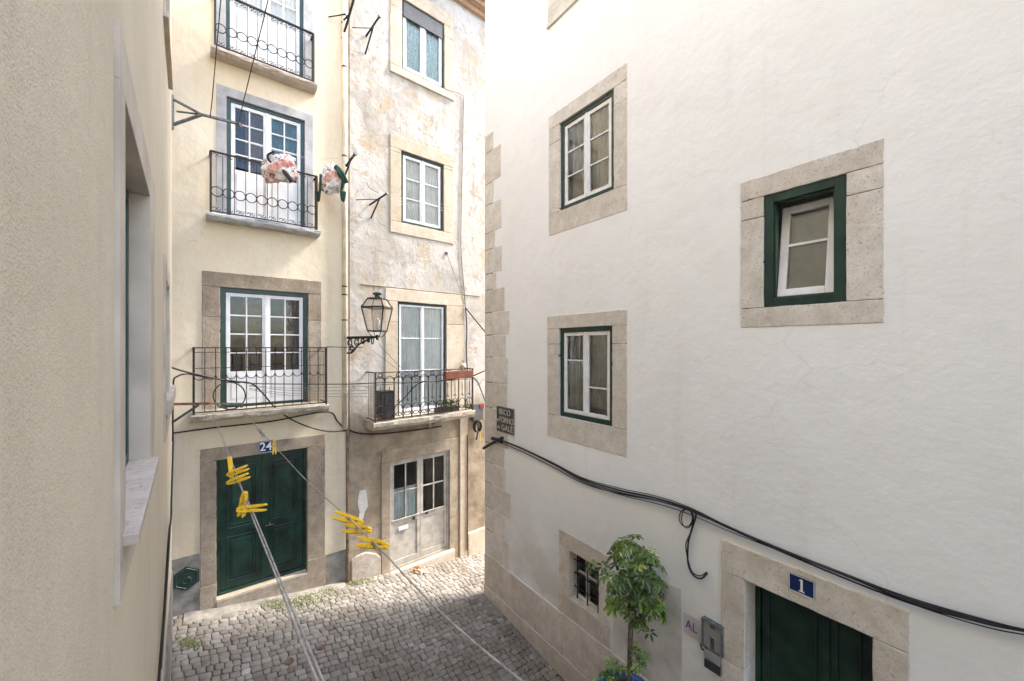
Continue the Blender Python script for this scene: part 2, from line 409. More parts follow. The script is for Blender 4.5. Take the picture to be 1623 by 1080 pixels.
    def build(s, name, mat, parent=None, smooth=False, bevel=0, attrname=None, loc=None, noshadow=False, flip=True):
        inv = Matrix.Identity(4)
        if parent is not None: inv = ROOT[parent.name].inverted()
        elif loc is not None: inv = Matrix.Translation(-Vector(loc))
        me = bpy.data.meshes.new(name)
        me.from_pydata([inv @ v for v in s.v], [], s.f)
        if flip:
            bm = bmesh.new(); bm.from_mesh(me); bmesh.ops.recalc_face_normals(bm, faces=bm.faces); bm.to_mesh(me); bm.free()
        mats = mat if isinstance(mat, (list, tuple)) else [mat]
        for q in mats: me.materials.append(MATS[q])
        if len(mats) > 1:
            for p_, k in zip(me.polygons, s.mi): p_.material_index = k
        if smooth:
            for p_ in me.polygons: p_.use_smooth = True
        if s.rnd: attrname = 'block'
        if attrname:
            a_ = me.attributes.new(attrname, 'FLOAT', 'POINT')
            for i, x in enumerate(s.attr): a_.data[i].value = x
        o = bpy.data.objects.new(name, me); COL.objects.link(o)
        if parent is not None: o.parent = parent; ROOT[o.name] = ROOT[parent.name]
        else:
            ROOT[o.name] = Matrix.Translation(Vector(loc)) if loc is not None else Matrix.Identity(4)
            if loc is not None: o.location = loc
        if bevel:
            md = o.modifiers.new('edge', 'BEVEL'); md.width = bevel; md.segments = 2; md.limit_method = 'ANGLE'; md.angle_limit = R(40)
        return o
def tag(o, label=None, cat=None, group=None, kind=None):
    if label: o['label'] = label
    if cat: o['category'] = cat
    if group: o['group'] = group
    if kind: o['kind'] = kind
    return o
def thing(name, label, cat, loc, rot=0.0, group=None):
    o = bpy.data.objects.new(name, None); COL.objects.link(o); o.empty_display_size = .1
    o.location = loc; o.rotation_euler = (0, 0, rot)
    ROOT[o.name] = Matrix.Translation(Vector(loc)) @ Matrix.Rotation(rot, 4, 'Z')
    return tag(o, label, cat, group)
def smoothpts(pts, k=8):
    pts = [Vector(p) for p in pts]; out = []
    for i in range(len(pts)-1):
        p0 = pts[max(0, i-1)]; p1 = pts[i]; p2 = pts[i+1]; p3 = pts[min(len(pts)-1, i+2)]
        for j in range(k):
            q = j/k
            out.append(.5*((2*p1)+(p2-p0)*q+(2*p0-5*p1+4*p2-p3)*q*q+(3*p1-p0-3*p2+p3)*q**3))
    out.append(pts[-1]); return out

# ------------------------------------------------------------------ setting: ground, setts
mb = MB()
xs = [-40, -30, -22, -16, -12]+[-10+i*.5 for i in range(40)]+[10, 13, 17, 24, 32, 40]
ys = [-30, -22, -15, -10, -6, -3]+[i*.5 for i in range(32)]+[16, 19, 24, 30, 40]
vs = [(x, y, ground_z(x, y)-.015) for y in ys for x in xs]
nx = len(xs)
mb.add(vs, [(j*nx+i, j*nx+i+1, (j+1)*nx+i+1, (j+1)*nx+i) for j in range(len(ys)-1) for i in range(nx-1)])
tag(mb.build('ground', 'joint_dirt', smooth=True), kind='structure')

def sett_field():
    mb = MB(); rnd = random.Random(3)
    u = Vector((.7745, .6325)); nrm = Vector((.6325, -.7745)); p0 = Vector((-4.9, 6.56))
    wv = -.5
    while wv < 7.6:
        rowh = .106+rnd.uniform(-.012, .014)
        t = -2.6+rnd.uniform(0, .1)
        while t < 8.5:
            L = .112+rnd.uniform(-.026, .032)
            gap = .008
            a0, a1, b0, b1 = t+gap/2, t+L-gap/2, wv+gap/2, wv+rowh-gap/2
            tone = min(1, max(0, rnd.gauss(.45, .17))); hz = rnd.uniform(-.004, .005)
            tx, ty = rnd.uniform(-.07, .07), rnd.uniform(-.07, .07)
            mid = ((a0+a1)/2, (b0+b1)/2); ringv = []
            cr = [(a0, b0), (a1, b0), (a1, b1), (a0, b1)]
            cr = [(a+rnd.uniform(-.007, .007), b_+rnd.uniform(-.010, .010)) for a, b_ in cr]
            def P3(a, b_, dz):
                aa = a+.05*math.sin(b_*1.3); bb = b_+.16*math.sin(a*.55+.4)+.02*math.sin(a*2.7+b_)
                q = p0+u*aa+nrm*bb
                return (q.x, q.y, ground_z(q.x, q.y)+dz+tx*(a-mid[0])+ty*(b_-mid[1]))
            oct_ = []
            for k in range(4):
                c0 = cr[k]; cp = cr[(k+1) % 4]; cm = cr[k-1]
                oct_.append((c0[0]+(cm[0]-c0[0])*.10, c0[1]+(cm[1]-c0[1])*.10))
                oct_.append((c0[0]+(cp[0]-c0[0])*.10, c0[1]+(cp[1]-c0[1])*.10))
            def shrink(k): return [(mid[0]+(a-mid[0])*k, mid[1]+(b_-mid[1])*k) for a, b_ in oct_]
            vs = [P3(*q, -.02) for q in oct_]+[P3(*q, hz) for q in shrink(.975)]+[P3(*q, hz+.004) for q in shrink(.88)]
            fs = [(l*8+k, l*8+(k+1) % 8, (l+1)*8+(k+1) % 8, (l+1)*8+k) for l in (0, 1) for k in range(8)]+[tuple(range(16, 24))]
            mb.add(vs, fs, att=tone)
            t += L
        wv += rowh
    return mb
o = sett_field().build('cobbled_pavement', 'sett_stone', smooth=True, attrname='stone', flip=False)
tag(o, kind='structure')

# ------------------------------------------------------------------ walls with openings
def wall_mesh(mb, a0, a1, z0, z1, holes, depth, back):
    """front sheet cut round the openings, reveals, sides, back and top"""
    A = sorted(set([a0, a1]+[h[0] for h in holes]+[h[1] for h in holes]))
    Zs = sorted(set([z0, z1]+[h[2] for h in holes]+[h[3] for h in holes]))
    for i in range(len(A)-1):
        for j in range(len(Zs)-1):
            ca = (A[i]+A[i+1])/2; cz = (Zs[j]+Zs[j+1])/2
            if any(h[0] < ca < h[1] and h[2] < cz < h[3] for h in holes): continue
            mb.add([(A[i], 0, Zs[j]), (A[i+1], 0, Zs[j]), (A[i+1], 0, Zs[j+1]), (A[i], 0, Zs[j+1])], [(0, 1, 2, 3)])
    for h in holes:
        x0, x1, y0, y1 = h[:4]; d = h[4] if len(h) > 4 else depth
        q = [(x0, y0), (x1, y0), (x1, y1), (x0, y1)]
        for k in range(4):
            (p, r_), (p2, r2) = q[k], q[(k+1) % 4]
            mb.add([(p, 0, r_), (p, d, r_), (p2, d, r2), (p2, 0, r2)], [(0, 1, 2, 3)])
    B = back
    mb.add([(a0, 0, z0), (a0, B, z0), (a0, B, z1), (a0, 0, z1)], [(0, 3, 2, 1)])
    mb.add([(a1, 0, z0), (a1, B, z0), (a1, B, z1), (a1, 0, z1)], [(0, 1, 2, 3)])
    mb.add([(a0, B, z0), (a1, B, z0), (a1, B, z1), (a0, B, z1)], [(0, 3, 2, 1)])
    mb.add([(a0, 0, z1), (a1, 0, z1), (a1, B, z1), (a0, B, z1)], [(0, 1, 2, 3)])

def surround(fr, parent, o, i, proud, depth, mat, joints=True, lintel_over=True, sill=True, name='stone_surround', bevel=.006, splits=(.18,)):
    """o outer rect, i inner rect: lintel, sill and jamb blocks with thin joints"""
    mb = MB(fr, True); g = .0025
    B_ = mb.box if mat in ('smooth_stone', 'grey_paint') else mb.rbox
    oa0, oa1, oz0, oz1 = o; ia0, ia1, iz0, iz1 = i
    B_(oa0, oa1, -proud, depth, iz1, oz1)
    if sill: B_(oa0, oa1, -proud, depth, oz0, iz0)
    zb = iz0 if sill else oz0
    cuts = [zb+g]+[iz1-(iz1-zb)*s_ for s_ in reversed(splits)]+[iz1-g] if joints else [zb, iz1]
    for (x0, x1) in ((oa0, ia0), (ia1, oa1)):
        for k in range(len(cuts)-1):
            B_(x0, x1, -proud+(.001 if k % 2 else 0), depth, cuts[k]+(g if k else 0), cuts[k+1]-(0 if k == len(cuts)-2 else g))
    if joints and sill:
        mb.cur = 1; e = .006
        for q in ((oa0+e, ia0-e, oz0+e, oz1-e), (ia1+e, oa1-e, oz0+e, oz1-e)): mb.box(q[0], q[1], -proud+.0045, depth-.01, q[2], q[3])
        mb.cur = 0
        return mb.build(name, [mat, 'mortar'], parent, bevel=bevel)
    return mb.build(name, mat, parent, bevel=bevel)

def sash_mb(fr, a0, a1, z0, z1, y0, y1, wd, nv, hz, bot=None):
    mb = MB(fr); mb.frame(a0, a1, z0, z1, wd, y0, y1, bot)
    zb = z0+(bot or wd)
    for k in range(1, nv): 
        x = a0+wd+(a1-a0-2*wd)*k/nv; mb.box(x-.011, x+.011, y0+.004, y1-.004, zb, z1-wd)
    for f_ in hz:
        z = zb+(z1-wd-zb)*f_; mb.box(a0+wd, a1-wd, y0+.006, y1-.006, z-.011, z+.011)
    return mb
def room(fr, parent, r, y0, depth, mat='room_paint'):
    a0, a1, z0, z1 = r; mb = MB(fr); e = .35
    x0, x1, zz0, zz1 = a0-e, a1+e, z0-.1, z1+.2
    v = [(x0, y0, zz0), (x1, y0, zz0), (x1, y0, zz1), (x0, y0, zz1), (x0, y0+depth, zz0), (x1, y0+depth, zz0), (x1, y0+depth, zz1), (x0, y0+depth, zz1)]
    mb.add(v, [(0, 1, 5, 4), (1, 2, 6, 5), (2, 3, 7, 6), (3, 0, 4, 7), (4, 5, 6, 7)])
    # the front wall round the opening, seen from inside
    w_ = [(a0, y0, z0), (a1, y0, z0), (a1, y0, z1), (a0, y0, z1)]
    mb.add(v[:4]+w_, [(0, 1, 5, 4), (1, 2, 6, 5), (2, 3, 7, 6), (3, 0, 4, 7)])
    return mb.build('room', mat, parent, flip=False)
def curtain(fr, parent, a0, a1, z0, z1, y, mat, fold=.005, per=.07, gath=0.0):
    mb = MB(fr); n = max(6, int((a1-a0)/.008)); m_ = 8; vs = []
    for j in range(m_+1):
        z = z1+(z0-z1)*j/m_; sq = 1-gath*j/m_
        for i in range(n+1):
            q = i/n; a = a0+(a1-a0)*q*sq
            vs.append((a, y+fold*math.sin(2*math.pi*a/per+.6*math.sin(a*31))+.004*math.sin(a*90), z))
    mb.add(vs, [(j*(n+1)+i, j*(n+1)+i+1, (j+1)*(n+1)+i+1, (j+1)*(n+1)+i) for j in range(m_) for i in range(n)])
    return mb.build('curtain', mat, parent, smooth=True, flip=False)

def window(fr, bld, name, opening, frame_mat='green_paint', fw=.05, recess=.03, leaves=2, nv=1, hz=(.34, .67), sw=.045,
           curt=None, rm='room_paint', wb=None, bot=None, glass='window_glass'):
    a0, a1, z0, z1 = opening
    mb = MB(fr); mb.frame(a0, a1, z0, z1, fw, recess, recess+.07, wb)
    win = mb.build(name, frame_mat, bld, bevel=.003)
    ia0, ia1, iz0, iz1 = a0+fw, a1-fw, z0+(wb or fw), z1-fw
    n = leaves
    for k in range(n):
        x0 = ia0+(ia1-ia0)*k/n+(.002 if k else .003); x1 = ia0+(ia1-ia0)*(k+1)/n-(.002 if k < n-1 else .003)
        hk = hz[k] if hz and isinstance(hz[0], tuple) else hz
        sash = sash_mb(fr, x0, x1, iz0+.003, iz1-.003, recess+.012, recess+.055, sw, nv, hk, bot)
        if bot:
            sash.box(x0+sw+.02, x1-sw-.02, recess+.006, recess+.02, iz0+.10, iz0+bot-.06)
        sash.build('sash', 'white_paint', win, bevel=.003)
        g = MB(fr); zb = iz0+(bot or sw)
        g.add([(x0+sw-.004, recess+.034, zb-.002), (x1-sw+.004, recess+.034, zb-.002), (x1-sw+.004, recess+.034, iz1-sw+.002), (x0+sw-.004, recess+.034, iz1-sw+.002)], [(0, 1, 2, 3)])
        g.build('pane', glass, win, flip=False)
    if n == 2:
        mm = MB(fr); xm = (ia0+ia1)/2
        mm.box(xm-.022, xm+.022, recess+.001, recess+.014, iz0+.004, iz1-.004); mm.build('meeting_stile', 'white_paint', win, bevel=.003)
    room(fr, win, (a0-.01, a1+.01, z0-.01, z1+.01), .17, 2.2, rm)
    for c_ in (curt or []):
        f0, f1, m_ = c_[:3]; gz = c_[3] if len(c_) > 3 else 0
        curtain(fr, win, ia0+(ia1-ia0)*f0, ia0+(ia1-ia0)*f1, iz0+.01+gz*(iz1-iz0), iz1, recess+.085, m_)
    return win
def grow(r, e): return (r[0]-e, r[1]+e, r[2]-e, r[3]+e)

# ------------------------------------------------------------------ railings
def railing(fr, parent, a0, a1, out, z0, z1, style, mat, n=10, ret=True):
    mb = MB(fr); y = -out; h = z1-z0
    top = .018
    mb.box(a0-.01, a1+.01, y-.022, y+.022, z1-top, z1); mb.box(a0, a1, y-.010, y+.010, z0+.03, z0+.048)
    for x in (a0, a1): mb.box(x-.015, x+.015, y-.015, y+.015, z0, z1-top)
    if ret:
        for x in (a0, a1):
            mb.box(x-.02, x+.02, y+.022, .02, z1-top, z1); mb.box(x-.009, x+.009, y+.01, .02, z0+.03, z0+.048)
            for q in range(1, 4):
                mb.tube([(x, y+out*q/4, z0+.04), (x, y+out*q/4, z1-top)], .0055, 5)
    step = (a1-a0)/n
    def sc(cx, cz, r_, sgn):
        mb.ring(cx, y, cz, r_, r_, .0058, 10, 90 if sgn > 0 else -90, (90 if sgn > 0 else -90)+285, 4)
    if style == 'rings':
        zc = z0+.36*h; rr = step/2-.003
        for k in range(n+1):
            x = a0+step*k
            if 0 < k < n: mb.tube([(x, y, z0+.03), (x, y, z1-top)], .0058, 5)
            if k < n:
                mb.ring(x+step/2, y, zc, rr, rr*1.04, .008, 20)
                for sg in (-1, 1):
                    sc(x+step/2+sg*.028, z1-.055, .022, sg); sc(x+step/2+sg*.028, z0+.085, .022, sg)
    elif style == 'arches':
        for k in range(n+1):
            x = a0+step*k
            if 0 < k < n: mb.tube([(x, y, z0+.03), (x, y, z1-top)], .007, 5)
            if k < n: mb.ring(x+step/2, y, z0+.58*h, step/2-.004, step*.5, .007, 10, 180, 360)
        mb.box(a0, a1, y-.005, y+.005, z0+.685*h, z0+.685*h+.010); mb.box(a0, a1, y-.005, y+.005, z1-.085, z1-.075)
    else:
        mb.box(a0, a1, y-.006, y+.006, z0+.74*h, z0+.74*h+.012); mb.box(a0, a1, y-.006, y+.006, z1-.13, z1-.12)
        for k in range(n):
            x = a0+step*k; c_ = x+step/2
            mb.ring(c_, y, z0+.77*h+step*.1, step/2-.003, step*.62, .008, 12, 0, 180)
            if k % 2 == 0: mb.ring(c_, y, z1-.068, .045, .045, .009, 14)
            mb.tube([(x, y, z0+.03), (x, y, z1-.125)], .008 if k % 2 else .011, 5)
            if k % 2 == 0:
                for q in range(9): mb.box(x-.013, x+.013, y-.013, y+.013, z0+.32*h+q*.045, z0+.32*h+q*.045+.018)
            mb.ring(c_, y, z0+.20*h, step/2-.006, step*.62, .009, 14)
            if k % 2: sc(c_, z0+.12*h+.05, .05, 1); 
            mb.ring(c_, y, z0+.02, step/2, step*.7, .008, 10, 0, 180)
            mb.tube([(c_, y, z0+.37*h), (c_, y, z0+.70*h)], .007, 5)
            sc(c_, z0+.39*h, .03, -1)
    return mb.build('railing', mat, parent)
def rough_slab(fr, a0, a1, out, z0, z1, seed, amp=.009, seg=.05, chamf=.0):
    """a cast slab with a slightly uneven nose"""
    mb = MB(fr); n = max(6, int((a1-a0)/seg)); prof = [(0.03, z0), (-out+.05+chamf, z0), (-out+.01, z0+(z1-z0)*.35), (-out, z0+(z1-z0)*.5), (-out-.004, z1-.012), (-out+.008, z1), (0.03, z1)]
    k = len(prof); vs = []
    for i in range(n+1):
        a = a0+(a1-a0)*i/n
        for j, (y, z) in enumerate(prof):
            e = noise.noise(Vector((a*6, j*3.1, seed)))*amp*2+noise.noise(Vector((a*25, j*5.1, seed+9)))*amp
            vs.append((a, y+(e if 0 < j < k-1 else 0), z+e*.7))
    fs = [(i*k+j, i*k+(j+1) % k, (i+1)*k+(j+1) % k, (i+1)*k+j) for i in range(n) for j in range(k)]
    fs += [tuple(range(k)), tuple(n*k+j for j in range(k-1, -1, -1))]
    return mb.add(vs, fs)

# ================================================================== CREAM HOUSE (number 24)
houseA = thing('cream_house', 'cream plastered house with three railed balconies above the wide dark green door 24', 'house', (FA.o[0], FA.o[1], 0), FA.ang)
aL = -7.5; zTA = H+9.6
A1 = FA.rect((358, -190), (481, -100), (358, 96), (481, 139))
A1 = (A1[0], A1[1], FA.z(420, 108), FA.z(420, 108)+2.25)
A2 = FA.rect((359, 153), (483, 191), (359, 341), (483, 364))
A3 = FA.rect((349, 456), (488, 465), (349, 646), (488, 636))
A4 = FA.rect((343, 728), (487, 711), (343, 950), (487, 908))
mb = MB(FA)
wall_mesh(mb, aL, -.002, -2.5, zTA, [grow(A1, .02)+(.17,), grow(A2, .02)+(.17,), grow(A3, .02)+(.17,), (A4[0]-.02, A4[1]+.02, A4[2], A4[3]+.02, .25)], .17, 6)
mb.build('wall', 'cream_plaster', houseA)
mb = MB(FA); mb.box(aL, .01, -.22, .3, zTA, zTA+.18); mb.box(aL, .01, -.1, .3, zTA-.14, zTA-.003); mb.build('cornice', 'worn_stone', houseA)

# french doors
for k, (o_, r_, s_) in enumerate(((None, A1, 'grey_paint'), (FA.rect((343, 135), (496, 181), (343, 337), (496, 366)), A2, 'grey_paint'), (FA.rect((320, 430), (509, 446), (320, 652), (509, 640)), A3, 'brown_stone'))):
    if k == 0: o_ = (FA.a(341), FA.a(496), r_[2], r_[3]+.22)
    bot = (.86, .80, .56)[k]
    curts = ([(0, 1, 'curtain_white', .33)], [(.48, 1.0, 'curtain_teal', .28), (.2, .48, 'curtain_brown', .28)], [(.22, .5, 'curtain_brown', .3), (.72, 1, 'curtain_brown', .3)])[k]
    win = window(FA, houseA, 'balcony_door', r_, 'green_paint', (.055, .06, .075)[k], .03, 2, 2, ((.33, .66), (.25, .5, .75), (.25, .5, .75))[k], .06, curts, wb=.03, bot=bot)
    surround(FA, win, (o_[0], o_[1], r_[2], o_[3]), (r_[0], r_[1], r_[2], r_[3]), .012 if k < 2 else .02, .16, s_, joints=k == 2, sill=False, bevel=.004 if k < 2 else .008, splits=(.25,))
# balconies
def balcony(fr, bld, rail, out, slab_th, style, slabmat, railmat, n, over=.06, seed=1, overl=None):
    a0, a1, z0, z1 = rail
    sl = rough_slab(fr, a0-over, a1+over, out+.04, z0-slab_th, z0, seed).build('balcony', slabmat, bld, smooth=False, bevel=0)
    railing(fr, sl, a0, a1, out, z0, z1, style, railmat, n); return sl
OUT1 = .20
rA1 = FA.rect((341, -8), (497, 47), (341, 76), (497, 131), OUT1)
rA2 = FA.rect((334, 241), (502, 277), (334, 338), (502, 365), OUT1)
rA3 = FA.rect((307, 551), (517, 550), (307, 657), (517, 643), .42)
balcony(FA, houseA, rA1, OUT1, .09, 'rings', 'sill_marble', 'iron', 10, seed=2)
balcony(FA, houseA, rA2, OUT1, .09, 'rings', 'grey_paint', 'iron', 10, seed=5)
balcony(FA, houseA, rA3, .42, .12, 'arches', 'mossy_slab', 'worn_iron', 14, over=.04, seed=8)
# door 24
d0, d1, dz0, dz1 = A4; rc = .14
oD = FA.rect((317, 712), (515, 689), (317, 968), (515, 925))
mb = MB(FA); mb.frame(d0, d1, dz0, dz1, .045, rc-.02, rc+.08, .05)
door = mb.build('door', 'dark_green_door', houseA, bevel=.004)
dm = (d0+d1)/2
for (x0, x1) in ((d0+.047, dm-.002), (dm+.002, d1-.047)):
    lf = MB(FA); zz0, zz1 = dz0+.052, dz1-.047; lf.box(x0, x1, rc+.02, rc+.06, zz0, zz1)
    hh = zz1-zz0
    for (f0, f1) in ((.06, .40), (.46, .94)):
        u0, u1, v0, v1 = x0+.10, x1-.10, zz0+hh*f0, zz0+hh*f1
        lf.frame(u0, u1, v0, v1, .018, rc-.002, rc+.021)
        lf.frame(u0+.05, u1-.05, v0+.06, v1-.06, .012, rc+.002, rc+.0205)
        lf.box(u0+.075, u1-.075, rc+.004, rc+.0206, v0+.085, v1-.085)
    lf.build('leaf', 'dark_green_door', door, bevel=.004)
kk = MB(FA); kk.box(dm-.03, dm+.03, rc, rc+.021, dz0+.05, dz1-.05); kk.build('cover_strip', 'dark_green_door', door, bevel=.004)
kk = MB(FA); kk.tube([(dm+.10, rc-.01, dz0+1.02), (dm+.10, rc+.02, dz0+1.02)], .016, 10); kk.box(dm+.02, dm+.17, rc-.004, rc+.02, dz0+.985, dz0+.99); kk.build('handle', 'steel', door)
mb = MB(FA); mb.box(d0-.03, d1+.03, rc+.09, rc+.10, dz0-.02, dz1+.03); mb.build('door_backing', 'dark_green_door', door)
zbl = FA.z(330, 928); zbr = FA.z(500, 884)
mb = MB(FA, True); g = .003
mb.rbox(oD[0], oD[1], -.02, .24, dz1, oD[3])
mb.rbox(oD[0], d0, -.02, .24, zbl+g, dz1-g); mb.rbox(oD[0]-.01, d0+.004, -.032, .24, dz0-1, zbl)
mb.rbox(d1, oD[1], -.02, .24, zbr+g, dz1-g); mb.rbox(d1-.004, oD[1]+.008, -.032, .24, dz0-1, zbr)
mb.build('stone_surround', 'brown_stone', door, bevel=.008)
mb = MB(FA); mb.box(d0+.002, d1-.002, -.05, .25, dz0-.5, dz0-.006); mb.build('threshold', 'brown_stone', door, bevel=.008)
mb = MB(FA); mb.box(-3.6, oD[0]-.014, -.014, .1, -1, FA.z(298, 881)); mb.build('plinth', 'grey_plinth', houseA, bevel=.004)
mb = MB(FA); mb.box(oD[1]+.012, -.02, -.014, .1, -1, FA.z(530, 876)); mb.build('plinth', 'grey_plinth', houseA, bevel=.004)

# ================================================================== WEATHERED HOUSE
houseB = thing('weathered_house', 'weathered house with peeling beige plaster, one railed balcony and a pale glazed double door', 'house', (FB.o[0], FB.o[1], 0), FB.ang)
B1 = FB.rect((637, -2), (704, 38), (637, 110), (704, 141))
B2 = FB.rect((635.5, 239), (703, 261), (635.5, 352), (703, 368.5))
B3 = FB.rect((630, 477), (707, 485), (630, 660), (707, 655))
B4 = FB.rect((618, 731), (712, 715), (618, 900), (712, 877))
zTB = FB.z(755, 18)
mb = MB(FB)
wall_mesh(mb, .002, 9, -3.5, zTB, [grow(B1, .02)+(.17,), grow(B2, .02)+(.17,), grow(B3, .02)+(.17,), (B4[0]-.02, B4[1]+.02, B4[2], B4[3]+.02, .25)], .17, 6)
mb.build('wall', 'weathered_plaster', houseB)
mb = MB(FB); mb.box(.002, 9, -.10, .2, zTB-.12, zTB-.002); mb.box(.002, 9, -.24, .2, zTB, zTB+.12)
k = 0
x = .1
while x < 8.9:
    mb.box(x, x+.19, -.34, 1, zTB+.122, zTB+.165+.02*(k % 2)); x += .20; k += 1
mb.build('eaves', 'roof_tile', houseB, bevel=.006)
win = window(FB, houseB, 'window', B1, 'grey_green_paint', .045, .02, 2, 1, (), .07, [(0, 1, 'curtain_blue', 0)])
bl = MB(FB); zb1 = (FB.z(637, 27)+FB.z(704, 56))/2
bl.box(B1[0]+.042, B1[1]-.042, .004, .03, zb1, B1[3]-.042); bl.box(B1[0]+.042, B1[1]-.042, -.004, .022, zb1-.03, zb1-.002)
bl.build('roller_blind', 'blind_grey', win, bevel=.003)
oB1 = (FB.a(618), FB.a(733), B1[2]-.17, B1[3]+.3)
surround(FB, win, (oB1[0], FB.a(718), B1[2]-.02, B1[3]+.3), B1, .02, .16, 'worn_stone', bevel=.008)
sl = MB(FB); sl.box(oB1[0]-.01, FB.a(719), -.045, .05, B1[2]-.19, B1[2]-.03); sl.build('sill', 'worn_stone', win, bevel=.012)
win = window(FB, houseB, 'window', B2, 'grey_green_paint', .06, .02, 2, 1, (.34, .67), .06, [(0, .45, 'curtain_white'), (.55, 1, 'curtain_white')])
oB2 = FB.rect((618, 213), (720, 247), (618, 367), (717, 388))
surround(FB, win, oB2, B2, .022, .16, 'worn_stone', bevel=.01, splits=(.05,))
win = window(FB, houseB, 'balcony_door', B3, 'grey_green_paint', .05, .02, 2, 1, (.37, .69), .045, [(0, 1, 'curtain_white')], wb=.03, bot=.14)
oB3 = FB.rect((610, 456), (744, 470), (610, 664), (744, 655))
surround(FB, win, (oB3[0], FB.a(735), B3[2], oB3[3]), B3, .022, .16, 'worn_stone', sill=False, bevel=.01)
mb = MB(FB); mb.box(FB.a(571), FB.a(760), -.018, .01, oB3[3]+.015, oB3[3]+.035); mb.build('string_course', 'grimy_stone', houseB, bevel=.012)
OUTB = .45
rB3 = FB.rect((595, 588), (749, 586), (595, 665), (749, 655), OUTB)
balcony(FB, houseB, rB3, OUTB, .16, 'ornate', 'mossy_slab', 'worn_iron', 12, over=.05, seed=14)
mb = MB(FB)
for px in (680,):
    xx = FB.a(px)
    mb.prism([(xx-.05, rB3[2]-.17), (xx+.05, rB3[2]-.17), (xx+.05, rB3[2]-.36), (xx-.05, rB3[2]-.36)], -.05, .02)
    mb.box(xx-.035, xx+.035, -.30, -.052, rB3[2]-.24, rB3[2]-.165)
mb.build('balcony_bracket', 'dark_stone', houseB, bevel=.01)
# pale double door
d0, d1, dz0, dz1 = B4; rc = .05
mb = MB(FB); mb.frame(d0, d1, dz0, dz1, .04, rc-.02, rc+.08, .04); door = mb.build('door', 'dirty_white_paint', houseB, bevel=.004)
dm = (d0+d1)/2; hh = dz1-dz0; kz = dz0+.44*hh
for li, (x0, x1) in enumerate(((d0+.042, dm-.003), (dm+.003, d1-.042))):
    lf = MB(FB); lf.frame(x0, x1, dz0+.05, dz1-.042, .07, rc, rc+.05, .12)
    lf.box(x0+.07, x1-.07, rc, rc+.05, kz-.10, kz)
    lf.box(x0+.07, x1-.07, rc+.018, rc+.04, dz0+.17, kz-.10)
    lf.box(x0+.015, x1-.015, rc-.022, rc-.001, kz-.002, kz+.022)
    mx_ = (x0+x1)/2; lf.box(mx_-.014, mx_+.014, rc+.003, rc+.047, kz, dz1-.112)
    mz = (kz+dz1-.112)/2; lf.box(x0+.07, x1-.07, rc+.005, rc+.045, mz-.014, mz+.014)
    lf.build('leaf', 'dirty_white_paint', door, bevel=.003)
    g = MB(FB); g.add([(x0+.065, rc+.03, kz-.004), (x1-.065, rc+.03, kz-.004), (x1-.065, rc+.03, dz1-.11), (x0+.065, rc+.03, dz1-.11)], [(0, 1, 2, 3)]); g.build('pane', 'window_glass', door, flip=False)
lf = MB(FB); lf.box(dm-.19, dm-.12, rc-.012, rc, kz-.09, kz-.03); lf.build('lock', 'dark_plastic', door, bevel=.002)
lf = MB(FB); lf.box(dm+.13, dm+.20, rc-.012, rc, kz-.06, kz-.01); lf.build('lock', 'dark_plastic', door, bevel=.002)
lf = MB(FB); lf.box(d0+.22, d0+.44, rc-.010, rc+.017, kz-.24, kz-.17); lf.build('letter_slot', 'enamel_white', door, bevel=.004)
room(FB, door, (d0, d1, dz0, dz1), .26, 1.6)
curtain(FB, door, d0+.05, dm-.04, kz-.05, (kz+dz1)/2, rc+.09, 'curtain_cream')
mb = MB(FB, True); oB4 = FB.rect((604, 713), (726, 695), (604, 915), (726, 875))
g = .003
mb.rbox(oB4[0], oB4[1], -.02, .24, dz1, oB4[3])
for (x0, x1) in ((oB4[0], d0), (d1, oB4[1])):
    mb.rbox(x0, x1, -.02, .24, dz0+.75, dz1-g); mb.rbox(x0, x1, -.022, .24, dz0-1, dz0+.75-g*2)
mb.build('stone_surround', ['grimy_stone'], door, bevel=.012)
mb = MB(FB); mb.box(d0-.05, d1+.1, -.10, .25, dz0-.6, dz0-.005); mb.build('threshold', 'worn_stone', door, bevel=.015)
# pier, plinth, patch of bare new plaster
mb = MB(FB); p0_, p1_ = FB.a(727)+.01, FB.a(740)
mb.box(p0_, p1_, -.045, .05, -1.5, rB3[2]-.2); mb.build('pier', 'worn_stone', houseB, bevel=.015)
mb = MB(FB); mb.box(p1_+.004, 9, -.06, .05, -2, FB.z(754, 840)); mb.build('plinth', 'worn_stone', houseB, bevel=.015)
mb = MB(FB)
poly = [(557, 889), (566, 882), (580, 876), (596, 878), (604, 884), (604, 960), (557, 960)]
mb.prism([FB.hit(x, y, .04) for x, y in poly], -.04, .05); mb.build('base_block', 'pitted_stone', houseB, bevel=.02)
mb = MB(FB)
poly = [(570, 778), (580, 776), (582, 790), (583, 803), (578, 812), (576, 822), (571, 829), (568, 824), (570, 812), (567, 800), (568, 788)]
mb.prism([FB.hit(x, y) for x, y in poly], -.0035, .01); mb.build('plaster_patch', 'bright_plaster', houseB)

